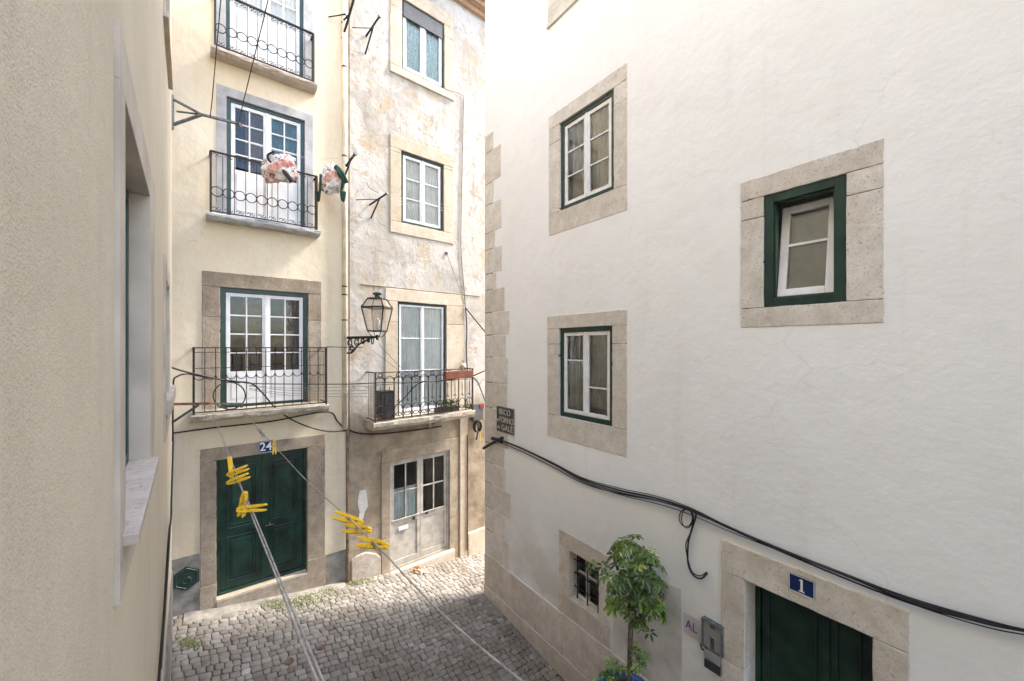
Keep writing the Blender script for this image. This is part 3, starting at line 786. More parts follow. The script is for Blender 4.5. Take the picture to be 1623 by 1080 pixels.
# ================================================================== WHITE HOUSE on the right
houseR = thing('white_house', 'tall white plastered house with pink stone corner, small green framed windows and door 1', 'house', (FR.o[0], FR.o[1], 0), FR.ang)
R1 = FR.rect((887, 199), (973, 136), (887, 338), (973, 297))
R1o = FR.rect((870, 188), (995, 97), (870, 376), (993.5, 332))
R2 = FR.rect((886, 522), (970.5, 514.5), (886, 660), (970.5, 676.5))
R2o = FR.rect((868, 504), (995, 488), (868, 693), (993.5, 723))
R3 = FR.rect((1210, 312), (1341.5, 274), (1210.5, 489), (1341.5, 477))
R3o = FR.rect((1173.5, 293.5), (1403.5, 215.5), (1174.5, 521), (1400, 510))
R4 = FR.rect((903, 873), (949, 900), (903, 952), (949, 976))
R4o = FR.rect((886, 840), (968, 880), (886, 966), (968, 1031))
zl = FR.z(873, 41); R5o = (R2o[0], R2o[1], zl-.02, zl+2.1); R5 = (R1[0], R1[1], zl+.30, zl+1.8)
R6 = (FR.a(1181), FR.a(1383), H-5.0, (FR.z(1181, 919)+FR.z(1383, 1010))/2)
R6o = FR.rect((1144, 858), (1443, 965), (1144, 1080), (1443, 1080))
aE = 16
mb = MB(FR)
wall_mesh(mb, 0, aE, -2.5, H+10, [grow(q, .02)+(.17,) for q in (R1, R2, R3, R5)]+[grow(R4, .02)+(.2,), (R6[0]-.02, R6[1]+.02, R6[2], R6[3]+.02, .4)], .17, .5)
mb.build('wall', 'white_plaster', houseR)
mb = MB(WORLD)     # body behind the facade: the return face opens away from the middle house
c0 = FR.W(0.001, .5, 0); c1 = FR.W(aE-.001, .5, 0); rd = Vector((.915, .40, 0)).normalized()  # unseen return face, its angle chosen for the light let into the alley
c2 = c1+Vector((9, 6, 0)); c3 = FR.W(0, 0, 0)+rd*12; cc = FR.W(0, 0.0, 0)
base = [cc+FR.M.to_3x3() @ Vector((.002, .004, 0)), FR.W(aE-.002, .49, 0), c2, c3]
# keep clear of the rooms: only the return wall, back and roof
def wallstrip(p, q, th):
    d_ = (q-p).normalized(); n_ = Vector((-d_.y, d_.x, 0))*th
    vs = [p+Vector((0, 0, -2.5)), q+Vector((0, 0, -2.5)), q+n_+Vector((0, 0, -2.5)), p+d_*.4+n_+Vector((0, 0, -2.5))]
    vs += [v+Vector((0, 0, H+12.4)) for v in vs]
    mb.add(vs, [(0, 1, 2, 3), (4, 5, 6, 7), (0, 1, 5, 4), (1, 2, 6, 5), (2, 3, 7, 6), (3, 0, 4, 7)], True)
pA = FR.W(.004, .003, 0)
wallstrip(pA+rd*.0, c3, -.3)
mb.build('return_wall', 'white_plaster', houseR)
mb = MB(WORLD)
vs = [FR.W(0, -.25, H+10), FR.W(aE, -.25, H+10), c2+Vector((0, 0, H+10)), c3+Vector((0, 0, H+10))]
mb.add(vs+[v+Vector((0, 0, .25)) for v in vs], [(0, 1, 2, 3), (4, 5, 6, 7), (0, 1, 5, 4), (1, 2, 6, 5), (2, 3, 7, 6), (3, 0, 4, 7)], True)
mb.build('roof', 'roof_tile', houseR)

win = window(FR, houseR, 'window', R1, 'green_paint', .07, .03, 2, 1, (.34, .67), .055, [(.12, 1, 'curtain_cream')], glass='mirror_glass')
surround(FR, win, R1o, R1, .006, .16, 'pink_stone', bevel=.005)
win = window(FR, houseR, 'window', R2, 'green_paint', .07, .03, 2, 1, ((.67,), (.33,)), .055, [(0, .34, 'curtain_cream'), (.5, 1, 'curtain_cream', .1)], glass='mirror_glass')
surround(FR, win, R2o, R2, .006, .16, 'pink_stone', bevel=.005)
win = window(FR, houseR, 'window', R5, 'green_paint', .07, .03, 2, 1, (.34, .67), .055, [(0, 1, 'curtain_cream')])
surround(FR, win, R5o, R5, .006, .16, 'pink_stone', bevel=.005)
sl = MB(FR); sl.box(R5o[0], R5o[1]+.02, -.035, -.008, zl-.02, zl+.04); sl.build('sill', 'pink_stone', win, bevel=.006)
# open hopper window
a0, a1, z0, z1 = R3
mb = MB(FR); mb.frame(a0, a1, z0, z1, .085, .01, .07); mb.frame(a0+.085, a1-.085, z0+.085, z1-.085, .012, .03, .10)
win = mb.build('window', 'green_paint', houseR, bevel=.004)
surround(FR, win, R3o, R3, .007, .16, 'pink_stone', bevel=.006)
room(FR, win, (a0-.01, a1+.01, z0-.01, z1+.01), .17, 1.8)
mb = MB(FR); q0, q1, w0, w1 = a0+.099, a1-.099, z0+.099, z1-.105
tilt = Matrix.Translation((0, .06, w0)) @ Matrix.Rotation(R(-9), 4, 'X') @ Matrix.Translation((0, -.06, -w0))
tmp = MB(Frame(0, 0, 1, 0)); tmp.frame(q0, q1, w0, w1, .07, .05, .10); zm = w0+(w1-w0)*.56; tmp.box(q0+.07, q1-.07, .055, .09, zm-.014, zm+.014)
mb.add([tilt @ v for v in tmp.v], tmp.f); mb.build('sash', 'white_paint', win, bevel=.004)
mb = MB(FR); mb.add([tilt @ Vector(p_) for p_ in ((q0+.065, .075, w0+.065), (q1-.065, .075, w0+.065), (q1-.065, .075, w1-.065), (q0+.065, .075, w1-.065))], [(0, 1, 2, 3)]); mb.build('pane', 'mirror_glass', win, flip=False)
mb = MB(FR); mb.add([tilt @ Vector(p_) for p_ in ((q0+.02, .125, w0+.04), (q1-.02, .125, w0+.04), (q1-.02, .125, w1-.1), (q0+.02, .125, w1-.1))], [(0, 1, 2, 3)]); mb.build('blind', 'curtain_cream', win, flip=False)
# barred basement window
a0, a1, z0, z1 = R4
mb = MB(FR); mb.frame(a0, a1, z0, z1, .035, .13, .17); xm = a0+(a1-a0)*.42; mb.box(xm-.03, xm+.03, .13, .17, z0+.035, z1-.035)
mb.box(a0+.035, a1-.035, .135, .165, z0+(z1-z0)*.55-.015, z0+(z1-z0)*.55+.015)
win = mb.build('window', 'white_paint', houseR, bevel=.003)
g = MB(FR); g.add([(a0+.03, .15, z0+.03), (a1-.03, .15, z0+.03), (a1-.03, .15, z1-.03), (a0+.03, .15, z1-.03)], [(0, 1, 2, 3)]); g.build('pane', 'window_glass', win, flip=False)
room(FR, win, (a0-.01, a1+.01, z0-.01, z1+.01), .2, 1.2)
surround(FR, win, R4o, R4, .008, .19, 'plinth_stone', bevel=.008, joints=False)
g = MB(FR)
for f_ in (.14, .5, .86): x = a0+(a1-a0)*f_; g.box(x-.008, x+.008, .075, .091, z0, z1)
for f_ in (.22, .5, .78): z = z0+(z1-z0)*f_; g.box(a0, a1, .092, .105, z-.008, z+.008)
g.build('grille', 'iron', win)
# door 1
a0, a1, z0, z1 = R6; rc = .24
mb = MB(FR); mb.frame(a0, a1, z0, z1, .05, rc-.01, rc+.09, .03); door = mb.build('door', 'dark_green_door', houseR, bevel=.004)
dm = a0+(a1-a0)*.62
for (x0, x1) in ((a0+.052, dm-.002), (dm+.002, a1-.052)):
    lf = MB(FR); lf.box(x0, x1, rc+.02, rc+.06, z0+.03, z1-.052)
    for (f0, f1) in ((.05, .45), (.5, .95)):
        v0, v1 = z0+(z1-z0)*f0, z0+(z1-z0)*f1
        lf.frame(x0+.07, x1-.07, v0, v1, .016, rc+.004, rc+.021)
    lf.build('leaf', 'dark_green_door', door, bevel=.004)
mb = MB(FR); mb.box(dm-.025, dm+.025, rc, rc+.021, z0+.05, z1-.055); mb.build('cover_strip', 'dark_green_door', door, bevel=.003)
mb = MB(FR); mb.box(a0-.01, a1+.01, rc+.095, rc+.11, z0, z1+.01); mb.build('door_backing', 'dark_green_door', door)
zj = FR.z(1150, 1045); g = .003
mb = MB(FR, True); mb.rbox(R6o[0], R6o[1], -.014, .39, z1, R6o[3])
for (x0, x1) in ((R6o[0], a0), (a1, R6o[1])):
    mb.rbox(x0, x1, -.014, .39, zj+g, z1-g); mb.rbox(x0, x1, -.017, .39, z0-.6, zj-g)
mb.build('stone_surround', 'plinth_stone', door, bevel=.010)
# quoins and plinth
mb = MB(FR, True); rq = random.Random(5)
edges = [218, 246, 295, 328, 372, 398, 436, 461, 497, 532, 566, 605, 644, 700, 730, 762, 800, 836, 884]
wid = [782, 794, 783, 795, 785, 796, 787, 800, 808, 802, 805, 804, 805, 800, 802, 810, 800, 807]
zs = [FR.z(769, y) for y in edges]
for i, wx in enumerate(wid):
    x1 = FR.a(wx); g = .004
    pr = .006+rq.uniform(0, .003)
    mb.rbox(-.008, x1, -pr, .02, zs[i+1]+g, zs[i]-g)
mb.cur = 1; mb.box(-.003, FR.a(781), -.003, .02, zs[-1], zs[0]-.01)
mb.build('corner_stones', ['pink_stone', 'mortar'], houseR, bevel=.009)
mb = MB(FR); mb.prism([FR.hit(x, y) for x, y in ((972, 905), (1000, 908), (1048, 918), (1062, 927), (1080, 934), (1081, 1010), (1080, 1150), (972, 1150))], -.0035, .01); mb.build('plaster_patch', 'old_plaster', houseR)
mb = MB(FR, True)
zt = (FR.z(788, 892)+FR.z(885.7, 965))/2; zc_ = (FR.z(800, 925)+FR.z(890, 1020))/2
zq = FR.z(772, 935)
px_ = [769, 796, 850, 891, 952, 1040, 1100]
for i in range(len(px_)-1):
    x0 = FR.a(px_[i]) if i else -.01; x1 = FR.a(px_[i+1])
    top = zt if i < 3 else FR.z(920, 990)
    if i >= 3: top = R4o[2]-.004
    mb.rbox(x0+.003, x1-.003, -.016-.002*(i % 2), .02, zc_-.25, top)
x = -.012
while x < R6o[0]-.1:
    x2 = min(x+.95, R6o[0]-.01); mb.rbox(x+.003, x2-.003, -.028, .02, -1.6, zc_-.256); x = x2
mb.cur = 1; mb.box(-.006, R6o[0]-.02, -.012, .02, -1.5, zc_-.1)
mb.build('plinth', ['plinth_stone', 'mortar'], houseR, bevel=.007)
# raised doorstep
mb = MB(FR); st0 = FR.a(985)+.12
mb.box(st0, R6o[1]+.5, -.75, -.032, -1.5, H-5.0-.02+.55); mb.box(a0+.005, a1-.005, -.03, .39, H-5.0-.5, H-5.0+.53)
mb.build('doorstep', 'concrete', houseR, bevel=.012)

# ================================================================== NEAR WALL on the left
houseL = thing('beige_house', 'beige roughcast house wall at close range with deep set window and marble sill', 'house', (FL.o[0], FL.o[1], 0), FL.ang)
pr = .015
L1o = (FL.a(180), FL.a(240.5), 0, 0); zt = (FL.z(180, 30)+FL.z(240, 292))/2; zb = FL.z(180, 962)
L1o = (L1o[0], L1o[1], zb, zt)
L1 = (FL.a(199, pr), FL.a(238, pr), FL.z(238, 724, pr)-.01, (FL.z(199, 153, pr)+FL.z(238, 315, pr))/2)
o2a, o2b = FL.a(262, pr), FL.a(269.6, pr)
L2o = (o2a, o2b, FL.z(265, 690, pr), (FL.z(262, 390, pr)+FL.z(269.6, 445, pr))/2)
L2 = (o2a+.18*(o2b-o2a), o2b-.15*(o2b-o2a), FL.z(267, 655, pr), L2o[3]-.2)
s3a, s3b = 5.02, 6.42; zs3 = H+3.15
#print('LDIM', L1o, L1, L2o, s3a, s3b, zs3, LEND)
L3 = (s3a+.2, s3b-.2, zs3+.065, zs3+1.5); L3o = (s3a+.06, s3b-.06, zs3+.062, zs3+1.75)
mb = MB(FL)
wall_mesh(mb, -9, LEND, -2.5, H+10.5, [grow(q, .01)+(.17,) for q in (L1, L2, L3)], .17, 5)
mb.build('wall', 'rough_render', houseL)
for k, (o_, i_) in enumerate(((L1o, L1), (L2o, L2), (L3o, L3))):
    win = window(FL, houseL, 'window', i_, 'green_paint', .06, .075, 2, 1, (.5,), .05, [(0, 1, 'curtain_white')])
    surround(FL, win, o_, i_, pr, .16, 'smooth_stone', joints=False, bevel=.003, name='surround')
    sl = MB(FL)
    if k == 0:
        sa0, sa1 = FL.a(214, .045), FL.a(250.6, .05); sl.box(sa0, sa1, -.055, .074, i_[2]-.035, i_[2]+.005)
    elif k == 1: sl.box(FL.a(263, .015), LEND-.25, -.055, .07, FL.z(270, 668, .06), FL.z(270, 642, .06))
    else: sl.box(s3a, s3b, -.042, .07, zs3, zs3+.06)
    sl.build('sill', 'sill_marble' if k == 0 else ('smooth_stone' if k == 1 else 'worn_stone'), win, bevel=.004)
mb = MB(FL); mb.box(-9, LEND+.012, -.012, .1, -2, FL.z(266, 985)); mb.build('plinth', 'grey_plinth', houseL, bevel=.004)


# ------------------------------------------------------------------ signs
def plate(fr, name, label, rect, mats, builder, out=.012, th=.008, cat='sign', group=None, corner=0):
    a0, a1, z0, z1 = rect
    t_ = thing(name, label, cat, fr.W((a0+a1)/2, -out, (z0+z1)/2), fr.ang, group)
    mb = MB(fr); mb.box(a0, a1, -out-th, -out, z0, z1); mb.build('plate', mats, t_, bevel=.004)
    builder(t_, a0, a1, z0, z1, -out-th); return t_
def b24(t_, a0, a1, z0, z1, y):
    w_, h_ = a1-a0, z1-z0
    m_ = MB(FA); m_.frame(a0+.008, a1-.008, z0+.008, z1-.008, .006, y-.0015, y+.001); m_.build('border', 'enamel_white', t_)
    m_ = MB(FA); m_.text('24', (a0+a1)/2-.002, y-.0015, (z0+z1)/2, h_*.98, .92); m_.build('lettering', 'enamel_white', t_)
plate(FA, 'house_number_sign', 'small blue enamel plate reading 24 on the lintel of the green door', FA.rect((409, 700), (434, 698), (409, 719), (434, 717), .03), 'enamel_blue', b24, out=.022)
def b1(t_, a0, a1, z0, z1, y):
    m_ = MB(FR); m_.frame(a0+.004, a1-.004, z0+.004, z1-.004, .006, y-.0015, y+.001); m_.build('border', 'enamel_white', t_)
    m_ = MB(FR); c_ = (a0+a1)/2+.002; h_ = z1-z0
    m_.box(c_-.009, c_+.009, y-.003, y+.001, z0+.034, z1-.030); m_.box(c_-.022, c_+.022, y-.0032, y+.001, z0+.026, z0+.035)
    m_.prism([(c_-.024, z1-.044), (c_-.0088, z1-.029), (c_-.0088, z1-.042)], y-.0031, y+.001); m_.build('lettering', 'enamel_white', t_)
plate(FR, 'house_number_sign', 'blue enamel plate reading 1 on the stone lintel at lower right', FR.rect((1250, 906.5), (1292.5, 922), (1249.5, 934), (1291.5, 951.5), .02), 'enamel_blue', b1, out=.016)
rS = FR.rect((786.5, 643.5), (815, 648), (787.5, 684), (814, 690), .02)
def bs(t_, a0, a1, z0, z1, y):
    h_ = z1-z0; w_ = a1-a0; cx_ = (a0+a1)/2
    m_ = MB(FR)
    m_.text('BECO', cx_-.01, y-.002, z1-.21*h_, h_*.30, w_*.66/(h_*.30*2.55))
    m_.text('FORNO', cx_+.08*w_, y-.002, z0+.49*h_, h_*.30, w_*.78/(h_*.30*3.35))
    m_.text('GALÉ', cx_+.12*w_, y-.002, z0+.19*h_, h_*.30, w_*.64/(h_*.30*2.35))
    m_.text('do', cx_-.41*w_, y-.002, z0+.46*h_, h_*.17, w_*.15/(h_*.17*1.1)); m_.text('da', cx_-.36*w_, y-.002, z0+.18*h_, h_*.17, w_*.18/(h_*.17*1.1))
    m_.build('lettering', 'sign_letter', t_)
    m_ = MB(FR); m_.frame(a0+.006, a1-.006, z0+.006, z1-.006, .005, y-.001, y+.001); m_.build('border', 'sign_letter', t_)
plate(FR, 'street_name_sign', 'dark street name plate with pale letters on the white house corner', rS, 'sign_plate', bs, out=.014)
# AL plate
rAL = FR.rect((1082, 970), (1109, 985), (1082, 1003), (1109, 1018), .01)
def bal(t_, a0, a1, z0, z1, y):
    m_ = MB(FR); m_.text('AL', (a0+a1)/2, y-.0008, (z0+z1)/2, (z1-z0)*.60, .85, .0015); m_.build('lettering', 'ink_purple', t_)
plate(FR, 'small_plate', 'pale plate with handwritten purple letters AL beside the intercom', rAL, 'paper_pale', bal, out=.002, th=.004)

# intercom and key box
a0, a1 = FR.a(1114, .04), FR.a(1144, .04); z1 = FR.z(1128, 990, .05); z0 = FR.z(1128, 1033, .05)
t_ = thing('intercom', 'grey metal intercom with column of buttons under a rain hood by door 1', 'intercom', FR.W((a0+a1)/2, 0, z0), FR.ang)
mb = MB(FR); mb.box(a0, a1, -.035, 0, z0, z1); mb.build('body', 'grey_plastic', t_, bevel=.006)
mb = MB(FR); mb.box(a0-.008, a0, -.06, 0, z0-.005, z1+.012); mb.box(a1, a1+.008, -.06, 0, z0-.005, z1+.012); mb.box(a0-.008, a1+.008, -.062, 0, z1+.0125, z1+.02); mb.build('rain_hood', 'galvanized', t_, bevel=.002)
mb = MB(FR); cx_ = (a0+a1)/2
for k in range(6): mb.box(cx_-.022, cx_+.022, -.041, -.034, z0+.02+k*.021, z0+.031+k*.021)
mb.build('button_panel', 'dark_plastic', t_, bevel=.001)
mb = MB(FR)
for k in range(4): mb.box(cx_-.03, cx_+.03, -.038, -.034, z1-.018-k*.012, z1-.013-k*.012)
mb.build('speaker_grille', 'dark_plastic', t_)
t_ = thing('key_box', 'black key safe hanging open beneath the grey intercom', 'key box', FR.W((a0+a1)/2, 0, z0-.2), FR.ang)
mb = MB(FR); mb.box(a0+.01, a1-.03, -.04, -.002, z0-.12, z0-.02); mb.build('case', 'grey_plastic', t_, bevel=.006)
mb = MB(FR); mb.box(a0+.02, a1-.01, -.055, -.041, z0-.215, z0-.115); mb.build('flap', 'dark_plastic', t_, bevel=.006)
mb = MB(FR); mb.tube(smoothpts([(a0+.01, -.02, z0-.06), (a0-.02, -.03, z0-.05), (a0-.025, -.03, z0-.0), (a0+.02, -.03, z0-.008), (a0+.05, -.03, z0-.04)], 5), .009, 6); mb.build('shackle', 'dark_plastic', t_)

# hexagonal cast plaque by door 24
cA, cZ = FA.hit(296, 917, .03)
t_ = thing('hexagonal_hatch', 'dark green hexagonal cast hatch set low in the grey plinth left of door 24', 'hatch', FA.W(cA, 0, cZ), FA.ang)
def hexp(r, k=1.0): return [(cA+r*math.cos(R(60*i+90)), cZ+r*k*math.sin(R(60*i+90))) for i in range(6)]
mb = MB(FA); mb.prism(hexp(.185, 1.05), -.035, .0); mb.build('lid', 'green_cast', t_, bevel=.006)
mb = MB(FA); pp = [(a, -.038, z) for a, z in hexp(.155, 1.05)]; mb.tube(pp, .010, 6, closed=True); mb.ring(cA, -.04, cZ-.03, .05, .05, .008, 16); mb.box(cA-.05, cA+.05, -.043, -.034, cZ+.05, cZ+.08); mb.build('rim', 'green_cast', t_)

# ------------------------------------------------------------------ street lamp
aR, zR = FA.hit(552, 551, .02)
rootp = FA.W(-.06, 0, zR)
t_ = thing('street_lamp', 'old four sided lantern on a scrolled black iron bracket between the two houses', 'street lamp', rootp, 0)
lc = FB.W(FB.a(598, .95), -.95, 0); lc.z = 0
dirv = Vector((lc.x-rootp.x, lc.y-rootp.y, 0)); Lb = dirv.length; FLm = Frame(rootp.x, rootp.y, dirv.x, dirv.y)
Zl = lc.y
def zl_(py): return H-(py-HOR)/F*Zl
zb_ = zl_(528); zarm = zl_(534)
mb = MB(FLm)
mb.box(-.03, .02, -.03, .03, zarm-.32, zarm+.12)
mb.tube([(0, 0, zarm), (Lb, 0, zarm)], .019, 8); mb.tube([(0, 0, zarm-.025), (Lb*.95, 0, zarm-.022)], .008, 6)
mb.tube(smoothpts([(0, 0, zarm-.30), (Lb*.22, 0, zarm-.30), (Lb*.45, 0, zarm-.14), (Lb*.8, 0, zarm-.03)], 6), .018, 6)
for (x, z, r_) in ((.12, -.11, .075), (.27, -.10, .07), (.40, -.075, .05), (.16, -.22, .055), (.52, -.06, .035)):
    mb.ring(x*Lb/.7, 0, zarm+z, r_, r_, .013, 14, 40, 330)
    mb.ring(x*Lb/.7+.01, 0, zarm+z, r_*.5, r_*.5, .012, 10, 200, 470)
mb.ring(Lb*.86, 0, zarm-.075, .03, .06, .011, 14)
for z in (zarm+.14, zarm+.17, zarm-.34, zarm-.38): mb.tube([(-.005, 0, z-.02), (-.005, 0, z+.02)], .022, 8)
mb.build('bracket', 'iron', t_)
zt0, zt1, zt2, zt3 = zl_(525), zl_(488), zl_(474), zl_(462)
mb = MB(FLm); mb.tube([(Lb, 0, zarm-.06), (Lb, 0, zarm+.035)], .024, 8)
hb, hm, ht = .128, .205, .125; rt = R(28)
def corner(h, k): q = rt+math.pi/4+k*math.pi/2; return (Lb+h*1.414*math.cos(q), h*1.414*math.sin(q))
for k in range(4):
    c_ = corner(hb, k); mb.tube(smoothpts([(Lb, 0, zarm+.01), ((Lb+c_[0])/2, c_[1]/2, zarm+.0), (c_[0], c_[1], zt0)], 5), .008, 5)
for k in range(4):
    for (h0, z0_, h1, z1_) in ((hb, zt0, hm, zt1), (hm, zt1, ht, zt2)):
        c0_, c1_ = corner(h0, k), corner(h1, k); mb.tube([(c0_[0], c0_[1], z0_), (c1_[0], c1_[1], z1_)], .012, 5)
    for (h0, z0_, rr) in ((hb, zt0, .014), (hm, zt1, .016), (ht, zt2, .013)):
        c0_, c1_ = corner(h0, k), corner(h0, k+1); mb.tube([(c0_[0], c0_[1], z0_), (c1_[0], c1_[1], z0_)], rr, 5)
    c0_ = corner(hm, k); mb.tube([(c0_[0], c0_[1], zt1), (c0_[0], c0_[1], zt1+.04)], .006, 5)
mb.build('lantern_frame', 'iron', t_)
mb = MB(FLm); mb.frustum(Lb, 0, zt0+.005, hb-.004, zt1-.004, hm-.006, rt, False); mb.frustum(Lb, 0, zt1+.004, hm-.008, zt2-.004, ht-.004, rt, False); mb.build('glass', 'lantern_glass', t_, flip=False)
mb = MB(FLm); mb.frustum(Lb, 0, zt2+.002, ht+.01, zt2+.022, ht-.03, rt); mb.lathe([(.001, zt2+.02), (.05, zt2+.02), (.045, zt2+.075), (.085, zt2+.08), (.09, zt2+.095), (.045, zt2+.125), (.001, zt2+.135)], Lb, 0, 16); mb.build('chimney_cap', 'green_cast', t_, smooth=False)
mb = MB(FLm); mb.lathe([(.001, zt0+.03), (.03, zt0+.03), (.028, zt0+.09), (.045, zt0+.14), (.045, zt0+.2), (.02, zt0+.24), (.001, zt0+.245)], Lb, 0, 14); mb.build('bulb', 'curtain_white', t_, smooth=True)

# ------------------------------------------------------------------ pipes and wall clutter
def cable_thing(name, label, cat, pts, r, mat, group=None, n=6, extra=()):
    p0 = Vector(pts[0]); mb = MB(WORLD); mb.tube(smoothpts(pts), r, n, world=True)
    for (ps, rr) in extra: mb.tube(smoothpts(ps), rr, n, world=True)
    return tag(mb.build(name, mat, None, smooth=True, loc=p0), label, cat, group)
xp = FA.a(546, .05)
t_ = thing('drainpipe', 'cream painted drainpipe running down between the two houses', 'pipe', FA.W(xp, -.06, 0), FA.ang)
zsp = FA.z(546, 680)
mb = MB(FA); mb.tube([(xp, -.06, zsp), (xp, -.06, zTA)], .045, 12); mb.build('pipe', 'cream_pipe', t_, smooth=True)
mb = MB(FA)
for y in (455, 468, 508, 250, 110, 30): z = FA.z(546, y); mb.tube([(xp, -.06, z-.012), (xp, -.06, z+.012)], .052, 12)
mb.build('clips', 'worn_iron', t_)
mb = MB(FA); xp2 = FA.a(551, .05); mb.tube([(xp2, -.045, -.6), (xp2, -.045, zsp+.01)], .032, 10); mb.build('lower_pipe', 'brown_pipe', t_, smooth=True)
cable_thing('conduit', 'thin black conduit running beside the cream drainpipe', 'pipe', [FB.W(FB.a(553.5, .03), -.03, z) for z in (FB.z(553, -40), FB.z(553, 250), FB.z(553, 400), FB.z(553, 540), FB.z(553, 690))], .012, 'brown_pipe')
def FBp(px, py, out): a_, z_ = FB.hit(px, py, out); return FB.W(a_, -out, z_)
def FAp(px, py, out): a_, z_ = FA.hit(px, py, out); return FA.W(a_, -out, z_)
def FRp(px, py, out): a_, z_ = FR.hit(px, py, out); return FR.W(a_, -out, z_)
def FLp(px, py, out): a_, z_ = FL.hit(px, py, out); return FL.W(a_, -out, z_)
cable_thing('conduit', 'grey pipe down the weathered wall right of the windows', 'pipe', [FBp(735, 152, .02), FBp(733, 250, .02), FBp(731, 340, .02), FBp(731, 400, .02), FBp(735, 450, .02), FBp(738, 490, .025)], .012, 'grey_cable', extra=[([FBp(705, 141, .02), FBp(722, 146, .02), FBp(735, 152, .02)], .006)])
cable_thing('wall_cable', 'black cable dropping down the weathered wall to the railed balcony', 'cable', [FBp(738, 488, .04), FBp(740, 520, .03), FBp(739, 555, .03), FBp(741, 588, .04)], .016, 'black_rubber')
cable_thing('wall_cable', 'thin wire slanting from a nail below the middle window', 'cable', [FBp(708, 402, .03), FBp(722, 440, .03), FBp(738, 486, .03)], .005, 'grey_cable')
cable_thing('wall_cable', 'black cable slanting down behind the white corner above the street sign', 'cable', [FBp(738, 488, .04), P(768, 525, 9.2), P(800, 560, 9.0)], .016, 'black_rubber')
nail = MB(FB); a_, z_ = FB.hit(707, 402); nail.box(a_-.03, a_+.03, -.03, .0, z_-.03, z_+.03); tag(nail.build('wall_hook', 'iron', None, bevel=.006, loc=FB.W(a_, 0, z_)), 'small dark hook in the plaster below the middle window', 'hook')
cable_thing('wall_cable', 'grey pipe down the corner pier beside the pale double door', 'pipe', [FBp(741.5, 690, .06), FBp(741.5, 780, .06), FBp(741, 872, .06)], .016, 'brown_pipe')

# big bundle on the white wall
path = [(790, 697), (800, 700), (830, 712), (880, 736), (925, 760), (985, 778), (1040, 790), (1090, 806), (1160, 838), (1240, 872), (1350, 915), (1450, 953), (1560, 985), (1640, 1003), (1800, 1040)]
def strand(dy, out, wob, ph): return [FRp(x, y+dy+wob*math.sin(x*.013+ph), out) for x, y in path]
mb = MB(WORLD)
for dy, out, wob, ph, r_ in ((0, .03, 0, 0, .013), (1.5, .045, 2.0, 1, .009), (4, .025, 2.5, 2.4, .008), (-1, .05, 2.5, 4.0, .006), (5, .04, 3.5, .3, .005)):
    mb.tube(smoothpts(strand(dy, out, wob, ph), 6), r_, 6, world=True)
tag(mb.build('cable_bundle', 'black_rubber', None, smooth=True, loc=FRp(790, 697, .03)), 'bundle of black cables sagging across the white wall', 'cable')
mb = MB(WORLD)
mb.tube(smoothpts([FRp(*q, .045) for q in ((1100, 808), (1103, 818), (1097, 838), (1091, 860), (1090, 885), (1093, 902), (1101, 914), (1112, 917), (1121, 909))], 6), .010, 6, world=True)
mb.tube(smoothpts([FRp(*q, .035) for q in ((1096, 806), (1099, 824), (1094, 845), (1087, 865), (1092, 893), (1098, 908), (1110, 913), (1120, 907))], 6), .007, 6, world=True)
mb.tube([FRp(1087+10.5*math.cos(R(k*20)), 821+14*math.sin(R(k*20)), .05) for k in range(18)], .006, 5, world=True, closed=True)
mb.tube([FRp(1089+9*math.cos(R(k*20)), 822+15*math.sin(R(k*20)), .035) for k in range(18)], .006, 5, world=True, closed=True)
tag(mb.build('cable_loop', 'black_rubber', None, smooth=True, loc=FRp(1100, 808, .03)), 'looped black cable end hanging from the bundle left of door 1', 'cable')
mb = MB(WORLD); mb.tube(smoothpts([FRp(766, 711, .12), FRp(780, 703, .07), FRp(797, 694, .03)], 4), .028, 8, world=True); mb.tube([FRp(780, 695, .04), FRp(796, 700, .02)], .035, 8, world=True)
tag(mb.build('cable_anchor', 'iron', None, loc=FRp(790, 700, .03)), 'dark iron anchor holding the cables below the street name sign', 'bracket')
cable_thing('hanging_cable', 'black cable looping from the balcony to the anchor on the white corner', 'cable', [FBp(748, 597, .45), P(757, 606, 8.7), P(766, 628, 8.3), P(779, 661, 8.0), P(790, 680, 7.95), FRp(794, 697, .05)], .014, 'black_rubber')
cable_thing('hanging_cable', 'black cable rising from balcony end to behind the white corner', 'cable', [FBp(745, 598, .46), P(768, 588, 9.3), P(790, 575, 9.6)], .014, 'black_rubber')
cable_thing('hanging_cable', 'black cable strung along the ornate balcony railing', 'cable', [FBp(672, 605, .47), FBp(700, 604, .47), FBp(725, 600, .47), FBp(748, 597, .46)], .014, 'black_rubber',
            extra=[([FBp(620, 650, .2), FBp(640, 632, .35), FBp(658, 612, .46), FBp(672, 605, .47)], .011), ([FBp(600, 545, .02), FBp(625, 572, .2), FBp(650, 594, .4), FBp(672, 605, .47)], .005), ([FBp(590, 555, .02), FBp(625, 582, .2), FBp(650, 600, .4), FBp(668, 606, .47)], .004)])

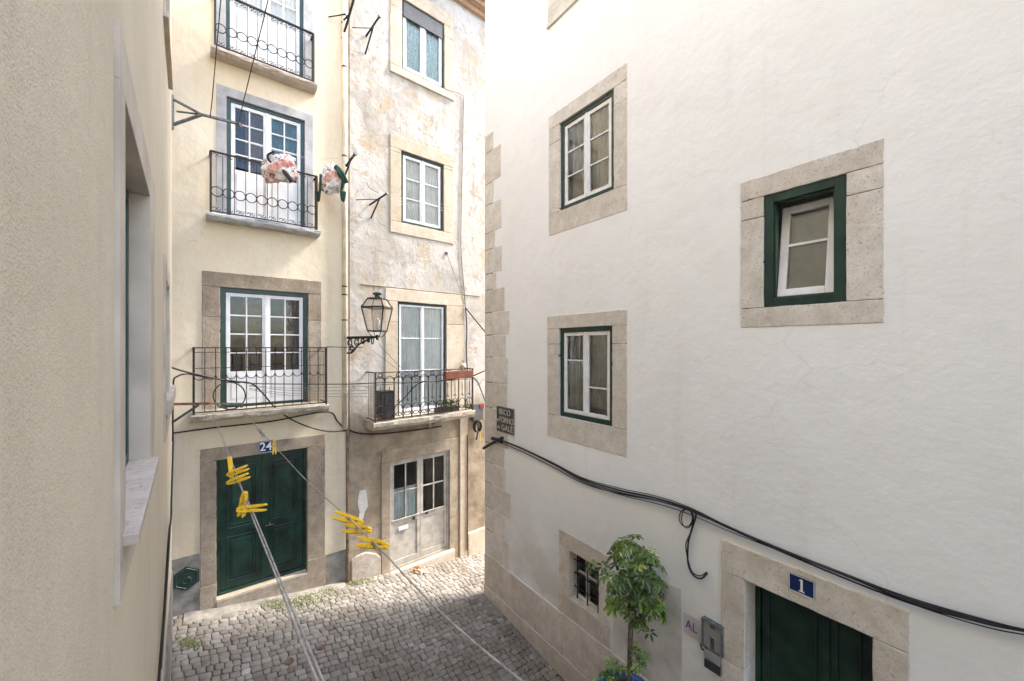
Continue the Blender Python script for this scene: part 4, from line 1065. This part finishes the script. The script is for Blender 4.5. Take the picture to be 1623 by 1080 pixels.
# cables from the near wall to the two houses
c0 = FL.W(LEND-.01, -.03, FL.z(273, 590))
def lerpZ(px): return 5.75+(px-273)/(552-273)*1.95
def Q(px, py): return P(px, py, lerpZ(px))
cable_thing('hanging_cable', 'thick black cable drooping from the near wall under the lower balcony', 'cable', [Q(272, 583), Q(300, 591), Q(340, 600), Q(370, 605), Q(398, 608), Q(415, 622), Q(435, 645), Q(460, 664), Q(490, 677), Q(520, 684), FAp(548, 683, .06)], .014, 'black_rubber',
            extra=[([Q(274, 700), Q(274, 640), Q(275, 605), Q(281, 597), Q(295, 593), Q(320, 597), Q(350, 602), Q(380, 607)], .011)])
cable_thing('hanging_cable', 'black cable strung level across lower balcony towards the ornate railing', 'cable', [Q(365, 603), Q(400, 608), Q(470, 609), Q(550, 609), FBp(600, 607, .47), FBp(672, 605, .48)], .009, 'black_rubber')
mb = MB(WORLD); mb.tube([Q(363.5+25.5*math.cos(R(k*15)), 627.5+21.5*math.sin(R(k*15))) for k in range(24)], .010, 6, world=True, closed=True)
tag(mb.build('cable_coil', 'black_rubber', None, smooth=True, loc=Q(363, 627)), 'large round coil of black cable hung before the lower balcony', 'cable')
for k, (y0_, y1_) in enumerate(((613, 612), (614, 619), (618, 624), (620, 629))):
    cable_thing('clothesline', ('topmost', 'second highest', 'second lowest', 'lowest')[k]+' of the four thin lines strung between the two balconies', 'clothesline', [Q(395, y0_-2), Q(470, (y0_+y1_)/2+3), FBp(594, y1_, .45)], .004, 'grey_cable', group='thin lines between the balconies')
cable_thing('wall_cable', 'black cable stapled along the base of the lower balcony slab', 'cable', [FAp(274, 687, .05), FAp(340, 678, .05), FAp(430, 668, .05), FAp(517, 653, .04), FAp(535, 668, .04), FAp(548, 683, .05)], .013, 'black_rubber')
cable_thing('wall_cable', 'black cable bundle running under the ornate balcony slab', 'cable', [FBp(554, 682, .06), FBp(570, 687, .05), FBp(600, 688, .05), FBp(650, 683, .04), FBp(700, 676, .04)], .018, 'black_rubber')
cable_thing('wall_cable', 'black cable clipped down the far edge of the near beige wall', 'cable', [FLp(272.2, 700, .015)+Vector((.02, 0, 0)), FLp(271.8, 790, .02), FLp(271, 822, .02), FLp(268, 845, .02), FLp(264.5, 900, .02), FLp(259.5, 980, .02), FLp(252, 1075, .02), FLp(246, 1150, .02)], .010, 'black_rubber',
            extra=[([FLp(270, 830, .03), FLp(266, 900, .03), FLp(262, 960, .03), FLp(255, 1060, .03)], .007)])

# junction boxes at the far right of the weathered house
a_, z_ = FB.hit(757, 650)
t_ = thing('junction_box', 'dark grey wall box with coiled cable beneath at the balcony end', 'junction box', FB.W(a_, 0, z_), FB.ang)
bx0, bx1 = FB.a(749, .1), FB.a(765, .1); bz1, bz0 = FB.z(757, 640, .1), FB.z(757, 666, .1)
mb = MB(FB); mb.box(bx0, bx1, -.14, -.004, bz0, bz1); mb.build('box', 'blind_grey', t_, bevel=.01)
mb = MB(FB); mb.box((bx0+bx1)/2+.03, bx1+.01, -.15, -.141, (bz0*.3+bz1*.7), bz1-.01); mb.build('label', 'red_plastic', t_)
mb = MB(FB)
for k in range(4): mb.ring((bx0+bx1)/2-.02+.01*k, -.08-.015*k, bz0-.16, .10, .14, .010, 18)
mb.tube(smoothpts([((bx0+bx1)/2, -.05, bz0), ((bx0+bx1)/2+.05, -.06, bz0-.2), ((bx0+bx1)/2, -.05, bz0-.5)], 5), .02, 6); mb.build('coil', 'dark_plastic', t_, smooth=True)
mb = MB(FB); mb.tube([((bx0+bx1)/2+.1, -.06, bz0), ((bx0+bx1)/2+.1, -.06, bz0-.55)], .011, 6); mb.build('yellow_wire', 'yellow_plastic', t_)

# things on the ornate balcony
fa0, fa1 = FB.a(703, .50), FB.a(746, .50); fz1, fz0 = FB.z(725, 588, .5), FB.z(725, 600, .5)
t_ = thing('flower_box', 'terracotta flower box hooked on the ornate balcony rail', 'flower box', FB.W((fa0+fa1)/2, -.52, fz0), FB.ang)
mb = MB(FB); mb.box(fa0, fa1, -.60, -.475, fz0, fz1); mb.build('planter', 'terracotta', t_, bevel=.008)
def leafsprays(fr, a0, a1, y0, y1, z0, z1, n, sz, seed, mat, parent, name='plant', tints=(0, .9)):
    mb = MB(fr); rn = random.Random(seed)
    for _ in range(n):
        p = Vector((rn.uniform(a0, a1), rn.uniform(y0, y1), rn.uniform(z0, z1))); d_ = Vector((rn.gauss(0, 1), rn.gauss(0, 1), rn.gauss(.3, .8))).normalized()
        s_ = d_.cross(Vector((rn.random(), rn.random(), rn.random()))).normalized(); L_ = sz*rn.uniform(.6, 1.3)
        mb.add([p, p+d_*L_*.5+s_*L_*.2, p+d_*L_, p+d_*L_*.5-s_*L_*.2], [(0, 1, 2, 3)], att=rn.uniform(*tints))
    return mb.build(name, mat, parent, attrname='tint', flip=False)
leafsprays(FB, fa0, fa1, -.6, -.48, fz1, fz1+.04, 60, .04, 3, 'leaf', t_)
bx = FB.a(703, .25)
t_ = thing('trough', 'low green leafy plants in a trough at the floor of the ornate balcony', 'planter', FB.W(bx, -.25, rB3[2]), FB.ang)
mb = MB(FB); mb.box(FB.a(690, .25), FB.a(725, .25), -.34, -.18, rB3[2]+.002, rB3[2]+.12); mb.build('planter', 'dark_plastic', t_, bevel=.01)
leafsprays(FB, FB.a(690, .25), FB.a(725, .25), -.36, -.16, rB3[2]+.10, rB3[2]+.24, 240, .07, 4, 'leaf', t_, tints=(0, .5))
q0, q1 = FB.a(600, .25), FB.a(621, .25); qz = rB3[2]
t_ = thing('air_conditioner', 'black outdoor unit with slatted front at the left end of the ornate balcony', 'air conditioner', FB.W((q0+q1)/2, -.25, qz), FB.ang)
mb = MB(FB); mb.box(q0, q1, -.36, -.12, qz+.03, qz+.60); mb.build('casing', 'dark_plastic', t_, bevel=.012)
mb = MB(FB)
for k in range(12): mb.box(q0+.02, q1-.02, -.368, -.36, qz+.08+k*.04, qz+.10+k*.04)
mb.build('slats', 'blind_grey', t_)
mb = MB(FB); mb.box(q0+.02, q0+.06, -.34, -.14, qz+.002, qz+.029); mb.box(q1-.06, q1-.02, -.34, -.14, qz+.002, qz+.029); mb.build('feet', 'dark_plastic', t_)
a_, z_ = FB.hit(734, 580, .04)
t_ = thing('wall_light', 'small white lamp on the wall above the flower box', 'wall light', FB.W(a_, 0, z_), FB.ang)
mb = MB(FB); mb.lathe([(.001, z_-.06), (.04, z_-.06), (.045, z_+.03), (.03, z_+.06), (.001, z_+.06)], a_, -.07, 12); mb.build('shade', 'enamel_white', t_, smooth=True)
mb = MB(FB); mb.tube([(a_, -.07, z_+.06), (a_, -.04, z_+.12), (a_-.02, 0, z_+.14)], .008, 5); mb.build('arm', 'iron', t_)

# iron drying brackets on the walls
def prong(fr, name, label, foot, tip, foot2, r=.020, ot=.5, mat='iron'):
    """foot: fixing in the wall; tip: free end, ot metres out; foot2: strut fixing"""
    f_ = fr.W(*(lambda h: (h[0], 0, h[1]))(fr.hit(*foot))); tp = fr.W(*(lambda h: (h[0], -ot, h[1]))(fr.hit(*tip, ot)))
    f2 = fr.W(*(lambda h: (h[0], 0, h[1]))(fr.hit(*foot2)))
    t_ = thing(name, label, 'bracket', f_, fr.ang, 'iron brackets for drying lines')
    m_ = MB(WORLD); m_.tube([f_, tp], r, 6, world=True); m_.tube([tp, tp+(tp-f_).normalized()*.02], r*1.8, 6, world=True); m_.build('arm', mat, t_)
    m_ = MB(WORLD); m_.tube([f2, f_+(tp-f_)*.6], r*.8, 6, world=True); m_.build('strut', mat, t_)
    return t_
prong(FB, 'drying_bracket', 'iron bracket left of the top window of the weathered house', (580, 58), (601, 27), (579, 86), ot=.42)
prong(FB, 'drying_bracket', 'iron bracket left of the middle window, rust stain below', (586, 325), (613, 307), (588, 346), ot=.42)
prong(FB, 'drying_bracket', 'long iron bracket beside the drainpipe near the top of the photo', (543, 62), (562, -6), (542, 36), ot=.5, r=.024)
prong(FB, 'drying_bracket', 'iron bracket beside the drainpipe holding the white and green laundry', (545, 268), (563, 244), (543, 290), ot=.45, r=.024)
cable_thing('rod', 'thin iron rod from the drainpipe to the topmost bracket', 'rod', [FAp(521, 27, .02), FAp(535, 25, .15), FBp(548, 22, .3)], .012, 'iron')
cable_thing('rod', 'thin iron rod reaching the bracket left of the top window', 'rod', [FBp(558, 44, .02), FBp(590, 45, .25)], .008, 'iron')
cable_thing('rod', 'thin iron rod reaching the bracket left of the middle window', 'rod', [FBp(564, 317, .02), FBp(600, 316, .25)], .008, 'iron', extra=[([FBp(581, 288, .01), FBp(586, 298, .06), FBp(600, 306, .2)], .004)])
cable_thing('rod', 'iron tie bar from the lower balcony rail across to the street lamp', 'rod', [FAp(518, 550, .42), FBp(575, 551, .05)], .010, 'iron')

# ------------------------------------------------------------------ near wall drying arms
LF = FL.W(LEND-.02, 0, 0)
def Larm(px, py): # point in the plane standing off the near wall's far end
    fr = Frame(LF.x, LF.y, .7745, .6325); a_, z_ = fr.hit(px, py); return fr.W(a_, 0, z_)
t_ = thing('laundry_hoist', 'grey metal arm bolted high on the near wall carrying two ropes', 'bracket', Larm(272, 185))
mb = MB(WORLD); tip = Larm(380, 197); j_ = Larm(320, 182)
mb.tube([j_+Vector((0, 0, 0)), tip], .022, 4, world=True); mb.build('arm', 'galvanized', t_)
mb = MB(WORLD); mb.tube([Larm(271, 156), j_], .020, 4, world=True); mb.tube([Larm(271, 169)+Vector((-.02, .12, 0)), j_], .014, 4, world=True); mb.tube([Larm(271, 199), j_], .024, 4, world=True); mb.build('struts', 'galvanized', t_)
mb = MB(WORLD); mb.box(LF.x-.02, LF.x+.02, LF.y-.02, LF.y+.02, Larm(271, 205).z, Larm(271, 150).z); mb.build('wall_plate', 'galvanized', t_)
mb = MB(WORLD); mb.tube([tip+Vector((-.012, 0, -.01)), tip+Vector((.012, 0, -.01))], .04, 12, world=True); mb.build('pulley', 'dark_plastic', t_)
t_ = thing('laundry_hoist', 'rusty red arm with green strut low on the near wall carrying the peg lines', 'bracket', Larm(272, 641))
mb = MB(WORLD); tip2 = Larm(383, 640); mb.tube([Larm(270, 641), Larm(330, 640)], .026, 4, world=True); mb.build('arm', 'rusty_iron', t_)
mb = MB(WORLD); mb.tube([Larm(329, 640), tip2], .020, 4, world=True); mb.build('arm_end', 'galvanized', t_)
mb = MB(WORLD); mb.tube([Larm(270, 672), Larm(315, 642)], .022, 4, world=True); mb.build('strut', 'green_cast', t_)
mb = MB(WORLD); mb.tube([tip2+Vector((-.01, 0, -.03)), tip2+Vector((.01, 0, -.03))], .035, 12, world=True); mb.build('pulley', 'dark_plastic', t_)

def line_pts(lst): return [P(x, y, 1/iz) for x, y, iz in lst]
l1 = line_pts([(334, 645, .166), (352, 690, .36), (366, 728, .55), (378, 760, .69), (397, 812, .90), (440, 920, 1.35), (470, 1000, 1.68), (503, 1080, 2.02), (540, 1170, 2.45)])
l1b = line_pts([(331, 645, .166), (350, 691, .36), (364, 729, .55), (376, 761, .69), (400, 810, .90), (445, 920, 1.33), (478, 1000, 1.66), (512, 1080, 2.0), (548, 1166, 2.45)])
cable_thing('clothesline', 'doubled rope with five yellow pegs running from the lower arm to the bottom edge', 'clothesline', l1, .0018, 'rope', extra=[(l1b, .0018)])
l2 = line_pts([(386, 650, .162), (411, 681, .31), (435, 707, .46), (480, 756, .70), (545, 815, 1.03), (600, 868, 1.25), (650, 921, 1.42), (700, 972, 1.57), (750, 1017, 1.70), (800, 1058, 1.82), (860, 1106, 1.97)])
mb = MB(WORLD); mb.tube(smoothpts(l2), .0015, 6, world=True); mb.tube(smoothpts(line_pts([(382, 650, .162), (398, 668, .24), (411, 681, .31)])), .003, 6, world=True)
rn = random.Random(9)
kn = []
for k in range(26):
    q = k/25; p_ = l2[1].lerp(l2[2], .0+.42*q); kn.append(p_+Vector((rn.uniform(-.018, .018), 0, rn.uniform(-.018, .018))))
mb.tube(smoothpts(kn, 3), .0032, 5, world=True)
tag(mb.build('clothesline', 'rope', None, smooth=True, loc=l2[0]), 'rope with a dark knot crossing diagonally over the cobbles to the bottom edge', 'clothesline')
# near anchor of the ropes, below the picture
pa = FL.W(.32, 0, l1[-1].z-.01); pb = l2[-1]+Vector((.02, 0, -.006))
t_ = thing('laundry_hoist', 'plain arm on the near wall below the picture where both ropes end', 'bracket', pa)
mb = MB(WORLD); mb.tube([pa, l1[-1]+Vector((0, 0, -.012)), pb], .010, 6, world=True); mb.build('arm', 'galvanized', t_)
# ropes of the upper arm
def upline(tipp, px0, py0, px1, py1, iz0, iz1):
    return [P(px0+(px1-px0)*q, py0+(py1-py0)*q, 1/(iz0+(iz1-iz0)*q)) for q in (0, .25, .5, .75, 1)]
ty = tip.y; ty2 = Larm(336, 184).y
cable_thing('clothesline', 'rope rising from the tip of the upper arm past the balconies', 'clothesline', [tip+Vector((0, -.02, .02))]+upline(tip, 385, 165, 425, 0, 1/5.9, .22)+[P(470, -190, 4.0)], .0065, 'worn_iron')
cable_thing('clothesline', 'rope rising from the middle of the upper arm past the railing', 'clothesline', [P(333, 186, ty2)]+upline(tip, 336, 160, 350, 0, 1/5.6, .2)+[P(368, -190, 4.4)], .0065, 'worn_iron')
# fine lines across the windows
for k, (y0_, y1_) in enumerate(((303, 316), (308, 322), (313, 326))):
    cable_thing('thin_line', ('upper', 'middle', 'lower')[k]+' of three thin pale lines crossing the middle window of the weathered house', 'clothesline', [FBp(612, y0_+6, .42), FBp(660, (y0_+y1_)/2+9, .42), FBp(702, y1_+8, .42)], .003, 'thin_line', group='pale lines at the middle window')
cable_thing('clothesline', 'thin line between the upper arm and the bracket with laundry', 'clothesline', [Larm(378, 222), P(440, 240, 6.7), P(500, 252, 7.2), FBp(560, 248, .44)], .003, 'thin_line')

# ------------------------------------------------------------------ pegs
def make_peg():
    t_ = thing('clothes_peg', 'x', 'clothes peg', (0, 0, 0), 0, 'yellow plastic clothes pegs')
    for sg in (1, -1):
        mb = MB(WORLD)
        # side outline in x-y: jaw at origin, tail opening
        pts = [(-.004, .0004), (.004, .0004), (.010, .0020), (.018, .0004), (.040, .0006), (.074, .0045), (.0765, .0070), (.072, .0100), (.045, .0098), (.030, .0092), (.012, .0085), (-.002, .006), (-.005, .003)]
        n = len(pts)
        vs = [(x, sg*y, -.0062) for x, y in pts]+[(x, sg*y, .0062) for x, y in pts]
        mb.add(vs, [tuple(range(n)), tuple(range(2*n-1, n-1, -1))]+[(i, n+i, n+(i+1) % n, (i+1) % n) for i in range(n)])
        mb.build('leg', 'yellow_plastic', t_, bevel=.0009)
    mb = MB(WORLD); mb.tube([(.030, 0, -.0075), (.030, 0, .0075)], .0038, 8)
    mb.tube([(.030, 0, .0062), (.022, .006, .0075), (.018, .0115, .006), (.018, .0115, -.006)], .0007, 4); mb.tube([(.030, 0, -.0062), (.022, -.006, -.0075), (.018, -.0115, -.006), (.018, -.0115, .006)], .0007, 4)
    mb.build('spring', 'steel', t_)
    return t_
peg0 = make_peg(); used = [False]
def put_peg(grip, tail, iz, label, roll=0, izt=None, scale=1.0, mat=None):
    if used[0]:
        r_ = peg0.copy(); COL.objects.link(r_)
        for ch in list(peg0.children):
            c_ = ch.copy(); COL.objects.link(c_); c_.parent = r_
    else: r_ = peg0; used[0] = True
    g = P(*grip, 1/iz)
    # turn the peg so that its projected length spans grip to tail
    L_ = .075
    sx = ray(tail[0])-ray(grip[0]); sz = -(tail[1]-grip[1])/F
    Z0 = g.y; px_len = math.hypot(sx, sz)*Z0
    k = min(1, px_len/L_) ; dy = math.sqrt(max(0, 1-k*k))*L_ * (1 if izt is None else izt)
    tp = Vector((ray(tail[0])*(Z0+dy), Z0+dy, H-(tail[1]-HOR)/F*(Z0+dy)))
    X = (tp-g).normalized(); V = (Vector((0, 0, H))-g).normalized()
    Z_ = (V-X*V.dot(X)).normalized(); Y_ = Z_.cross(X)
    g = g+V*.010
    M_ = Matrix((X, Y_, Z_)).transposed().to_4x4() @ Matrix.Rotation(R(roll), 4, 'X')
    r_.matrix_world = Matrix.Translation(g) @ M_
    r_.rotation_mode = 'XYZ'
    r_['label'] = label; return r_
put_peg((367, 756), (364, 726), .67, 'yellow peg seen edge on, uppermost on the doubled rope', 80)
put_peg((362, 752), (399, 739), .68, 'yellow peg pointing right, upper one of a close pair on the doubled rope', 12)
put_peg((362, 765), (403, 751), .72, 'yellow peg pointing right, lower one of a close pair on the doubled rope', 12)
put_peg((388, 782), (382, 820), .82, 'yellow peg hanging tail down on the doubled rope before the green door', 30)
put_peg((379, 808), (425, 804), .90, 'lowest yellow peg on the doubled rope, pointing right', 0)
put_peg((434.5, 699), (435, 724), .45, 'yellow peg hanging tail down next to the number 24 plate', 0, -1)
put_peg((572, 829), (527, 815), 1.05, 'uppermost of three yellow pegs clustered on the diagonal rope', 8)
put_peg((584, 840), (539, 837), 1.12, 'middle of three yellow pegs clustered on the diagonal rope', 8)
put_peg((611, 865), (561, 858), 1.22, 'lowest of three yellow pegs clustered on the diagonal rope', 8)
p_ = put_peg((333, 633), (333.5, 650), .166, 'small orange peg on the rusty red arm', 0)
for ob in p_.children:
    if ob.name.startswith('leg'): ob.data = ob.data.copy(); ob.data.materials[0] = MATS['orange_plastic']
p_.scale = (1.7, 1.7, 1.7)

# ------------------------------------------------------------------ laundry
def crumple(name, label, centre, rx, ry, rz, mat, seed, tail=None, tmat='cloth_green'):
    bm = bmesh.new(); bmesh.ops.create_icosphere(bm, subdivisions=5, radius=1)
    for v in bm.verts:
        p = v.co.copy()
        n1 = noise.noise(p*1.3+Vector((seed, 0, 0))); n2 = noise.noise(p*3.1+Vector((0, seed, 0))); n3 = abs(noise.noise(p*5.5+Vector((0, 0, seed))))
        k = 1+.38*n1+.22*n2-.22*n3
        v.co = Vector((p.x*rx*k, p.y*ry*k, p.z*rz*k))
    me = bpy.data.meshes.new(name); bm.to_mesh(me); bm.free()
    for f_ in me.polygons: f_.use_smooth = True
    me.materials.append(MATS[mat])
    t_ = thing(name, label, 'laundry', centre)
    o = bpy.data.objects.new('cloth', me); COL.objects.link(o); o.parent = t_; ROOT[o.name] = ROOT[t_.name]
    mb = MB(WORLD)
    for pts, r_ in tail: mb.tube(smoothpts([centre+Vector(q) for q in pts], 5), r_, 7, world=True)
    mb.build('strap', tmat, t_, smooth=True)
    return t_
c1_ = P(445, 268, 6.6)
t_ = crumple('hung_laundry', 'crumpled white and coral printed garment bundled on the line before the middle balcony', c1_, .29, .14, .25, 'cloth_print_red', 3.3,
        [([(.05, -.08, -.02), (.18, -.12, -.16), (.22, -.06, -.24)], .035), ([(-.1, -.1, .05), (-.14, -.13, .16), (-.05, -.1, .24)], .018)], 'cloth_dark')
c2_ = P(524, 284, 7.3)
t_ = crumple('hung_laundry', 'white printed garment with green sleeve hanging beside the drainpipe', c2_, .20, .10, .26, 'cloth_print_green', 8.1,
        [([(.14, -.06, .20), (.20, -.1, .05), (.26, -.06, -.05), (.22, -.04, -.25), (.25, -.04, -.42), (.28, -.04, -.25)], .03), ([(.12, -.06, .2), (.24, -.06, .08), (.30, -.02, -.08)], .045), ([(-.15, -.07, .05), (-.16, -.08, -.25), (-.2, -.05, -.42), (-.22, -.05, -.25)], .022)], 'cloth_green')

# ------------------------------------------------------------------ potted tree
Zp = 4.75
pc = P(990, 1100, Zp); stepz = H-5.0-.02+.55
t_ = thing('potted_tree', 'slender umbrella tree with glossy variegated leaves in a blue glazed pot by the white wall', 'potted plant', (pc.x, pc.y, stepz))
rim = pc.z; pr_ = .335
mb = MB(WORLD); mb.lathe([(.001, stepz+.002), (.22, stepz+.002), (.30, stepz+(rim-stepz)*.6), (pr_, rim-.05), (pr_+.02, rim-.04), (pr_+.02, rim), (pr_-.02, rim), (pr_-.03, rim-.06), (.001, rim-.06)], pc.x, pc.y, 36); mb.build('pot', 'blue_glaze', t_, smooth=True)
mb = MB(WORLD); mb.lathe([(.001, rim-.045), (pr_-.035, rim-.05)], pc.x, pc.y, 24); mb.build('earth', 'soil', t_)
def pt(px, py, dz=0): return P(px, py, Zp+dz)
mb = MB(WORLD)
tr = smoothpts([pt(996, 1085), pt(997, 1040), pt(998, 985), pt(999, 930), pt(1000, 880)], 5)
mb.tube(tr, .024, 8, world=True, r1=.012); mb.tube(smoothpts([pt(1001, 1080, .03), pt(1001, 1040, .03), pt(1003, 985, .03), pt(1005, 940, .03)], 4), .010, 6, world=True)
rn = random.Random(21)
clumps = [(985, 862, 26, 20, .14), (1012, 872, 22, 16, .14), (975, 895, 24, 22, .2), (1005, 905, 28, 24, .26), (1030, 900, 22, 22, .2), (1038, 925, 14, 22, .18), (985, 930, 24, 20, .22), (1010, 945, 26, 20, .22), (972, 940, 12, 18, .15), (1000, 968, 22, 16, .16), (1030, 965, 16, 18, .14), (1020, 990, 14, 14, .12), (1045, 960, 7, 16, .08)]
whorls = []
for (x, y, rx, ry, rd_) in clumps:
    c = pt(x, y)
    mb.tube(smoothpts([pt(999, min(975, y+35)), pt((x+999)/2, y+14, .02), c], 4), .007, 5, world=True, r1=.003)
    for k in range(int(3+rx*ry/62)):
        e = Vector((rn.gauss(0, .5)*rx, rn.gauss(0, .55)*rd_, rn.gauss(0, .5)*ry))
        whorls.append((pt(x+e.x, y+e.z, e.y), c))
mb.build('trunk', 'bark', t_, smooth=True)
def whorl_mesh(mb, w_list, rn, size):
    for p, c in w_list:
        ax = (p-c).normalized()*.7+Vector((rn.gauss(0, .3), rn.gauss(0, .3), .75)); ax.normalize()
        e1 = ax.orthogonal().normalized(); e2 = ax.cross(e1); n = rn.choice((6, 7, 8)); base = rn.random()*6.28
        L_ = size*rn.uniform(.55, 1.3); tint = rn.random()**1.7*.8; var_ = rn.random() < .035
        for k in range(n):
            q = base+6.283*k/n+rn.uniform(-.12, .12); d_ = e1*math.cos(q)+e2*math.sin(q); s_ = ax.cross(d_)
            droop = rn.uniform(.05, .55); wdt = L_*.19
            P0 = p+d_*.012; P1 = P0+d_*L_*.35+ax*L_*.04-Vector((0, 0, droop*L_*.12)); P2 = P0+d_*L_*.75-Vector((0, 0, droop*L_*.42)); P3_ = P0+d_*L_*.98-Vector((0, 0, droop*L_*.8))
            u_ = ax*(wdt*.35)
            vs = [P0, P1+s_*wdt+u_, P1, P1-s_*wdt+u_, P2+s_*wdt*.9+u_, P2, P2-s_*wdt*.9+u_, P3_]
            a_ = min(1, tint+rn.uniform(-.1, .14)); a_ = 1-.12*rn.random() if var_ and k % 2 else max(0, a_)
            mb.add(vs, [(0, 1, 2), (0, 2, 3), (1, 4, 5, 2), (2, 5, 6, 3), (4, 7, 5), (5, 7, 6)], True, att=a_)
mb = MB(WORLD); whorl_mesh(mb, whorls, rn, .098)
mb.build('crown', 'leaf', t_, attrname='tint', flip=False)
low = [(pt(x+rn.gauss(0, 7), y+rn.gauss(0, 7), rn.gauss(0, .08)-.05), pt(x, y+20)) for (x, y) in ((975, 1062), (965, 1066), (985, 1058), (1012, 1040), (1015, 1056), (1008, 1028), (958, 1072), (970, 1055)) for _ in range(4)]
mb = MB(WORLD); whorl_mesh(mb, low, rn, .065); mb.build('foliage', 'leaf', t_, attrname='tint', flip=False)

# ------------------------------------------------------------------ ground clutter
def gpt(px, py):
    Z = 6.0
    for _ in range(30):
        p = P(px, py, Z); gz = ground_z(p.x, p.y); Z = (H-gz)*F/(py-HOR)
    return Vector((ray(px)*Z, Z, gz))
gp = gpt(663, 906)
t_ = thing('crumpled_rubbish', 'small crumpled brown and white rubbish lying before the pale double door', 'rubbish', gp)
mb = MB(WORLD); rn = random.Random(4)
for k, (mm_, sc_) in enumerate((('box_card', .12), ('enamel_white', .07))):
    bm = bmesh.new(); bmesh.ops.create_icosphere(bm, subdivisions=3, radius=1)
    for v in bm.verts:
        kf = 1+.8*noise.noise(v.co*2.2+Vector((k*5, 2, 1))); v.co = Vector((v.co.x*kf*sc_*1.1, v.co.y*kf*sc_, max(-.01, v.co.z*kf*sc_*.8)+.0))+Vector((k*.07, -.05*k, .012))
    me = bpy.data.meshes.new('wad'); bm.to_mesh(me); bm.free(); me.materials.append(MATS[mm_])
    o = bpy.data.objects.new('wad', me); COL.objects.link(o); o.parent = t_
# moss at the foot of the cream house, dirt at the foot of the white one
def scatter(name, region, n, sz, mat, seed, label, flat=.5, lift=0.0):
    mb = MB(WORLD); rn = random.Random(seed)
    for _ in range(n):
        cx_, cy_, sx_, sy_ = rn.choice(region); p = gpt(cx_+rn.gauss(0, sx_), cy_+rn.gauss(0, sy_)); s_ = sz*rn.uniform(.3, 1.5); p.z += lift
        ring_ = [(p.x+s_*rn.uniform(.7, 1.2)*math.cos(R(60*k)), p.y+s_*rn.uniform(.7, 1.2)*math.sin(R(60*k)), p.z-.01) for k in range(6)]
        mb.add(ring_+[(p.x+rn.uniform(-.3, .3)*s_, p.y, p.z+s_*flat)], [(k, (k+1) % 6, 6) for k in range(6)], True)
    o = mb.build(name, mat); o['kind'] = 'stuff'; o['label'] = label; return o
scatter('moss', [(465, 940, 14, 8), (500, 935, 18, 6), (520, 930, 14, 5), (440, 955, 14, 8), (300, 1020, 10, 5), (480, 955, 25, 7), (560, 922, 14, 3), (470, 945, 30, 5)], 2200, .011, 'moss', 1, 'green moss between the setts right of door 24', .25, .024)
scatter('debris', [(830, 985, 16, 12), (870, 1040, 14, 14), (860, 1062, 14, 8), (800, 960, 12, 8), (845, 1010, 14, 16), (895, 1070, 6, 6), (815, 1000, 20, 20)], 1300, .014, 'dirt_dark', 2, 'dark soil and leaf debris along the foot of the white wall', .6)
for k, (px, py, lab) in enumerate(((508, 1027, 'small round iron cap set in the cobbles right of the doubled rope'), (457, 1049, 'small round iron cap set in the cobbles left of the doubled rope'))):
    gp = gpt(px, py); mb = MB(WORLD)
    mb.lathe([(.001, gp.z+.016), (.055, gp.z+.016), (.058, gp.z+.012), (.068, gp.z+.012), (.072, gp.z-.01)], gp.x, gp.y, 20)
    tag(mb.build('drain_cap', 'brown_pipe', None, smooth=False, loc=gp), lab, 'drain cap')
# concrete apron in front of door 24
mb = MB(WORLD); ap = []
for i in range(25):
    for j in range(9):
        a_ = oD[0]-.2+(oD[1]+.55-oD[0])*i/24; y_ = .02-.42*j/8*(.75+.35*noise.noise(Vector((a_*1.7, 3, 0)))); q = FA.W(a_, y_, 0)
        ap.append((q.x, q.y, ground_z(q.x, q.y)+.028-.034*(j/8)**2))
mb.add(ap, [(i*9+j, i*9+j+1, (i+1)*9+j+1, (i+1)*9+j) for i in range(24) for j in range(8)], True)
tag(mb.build('apron_pavement', 'concrete', smooth=True), kind='structure')
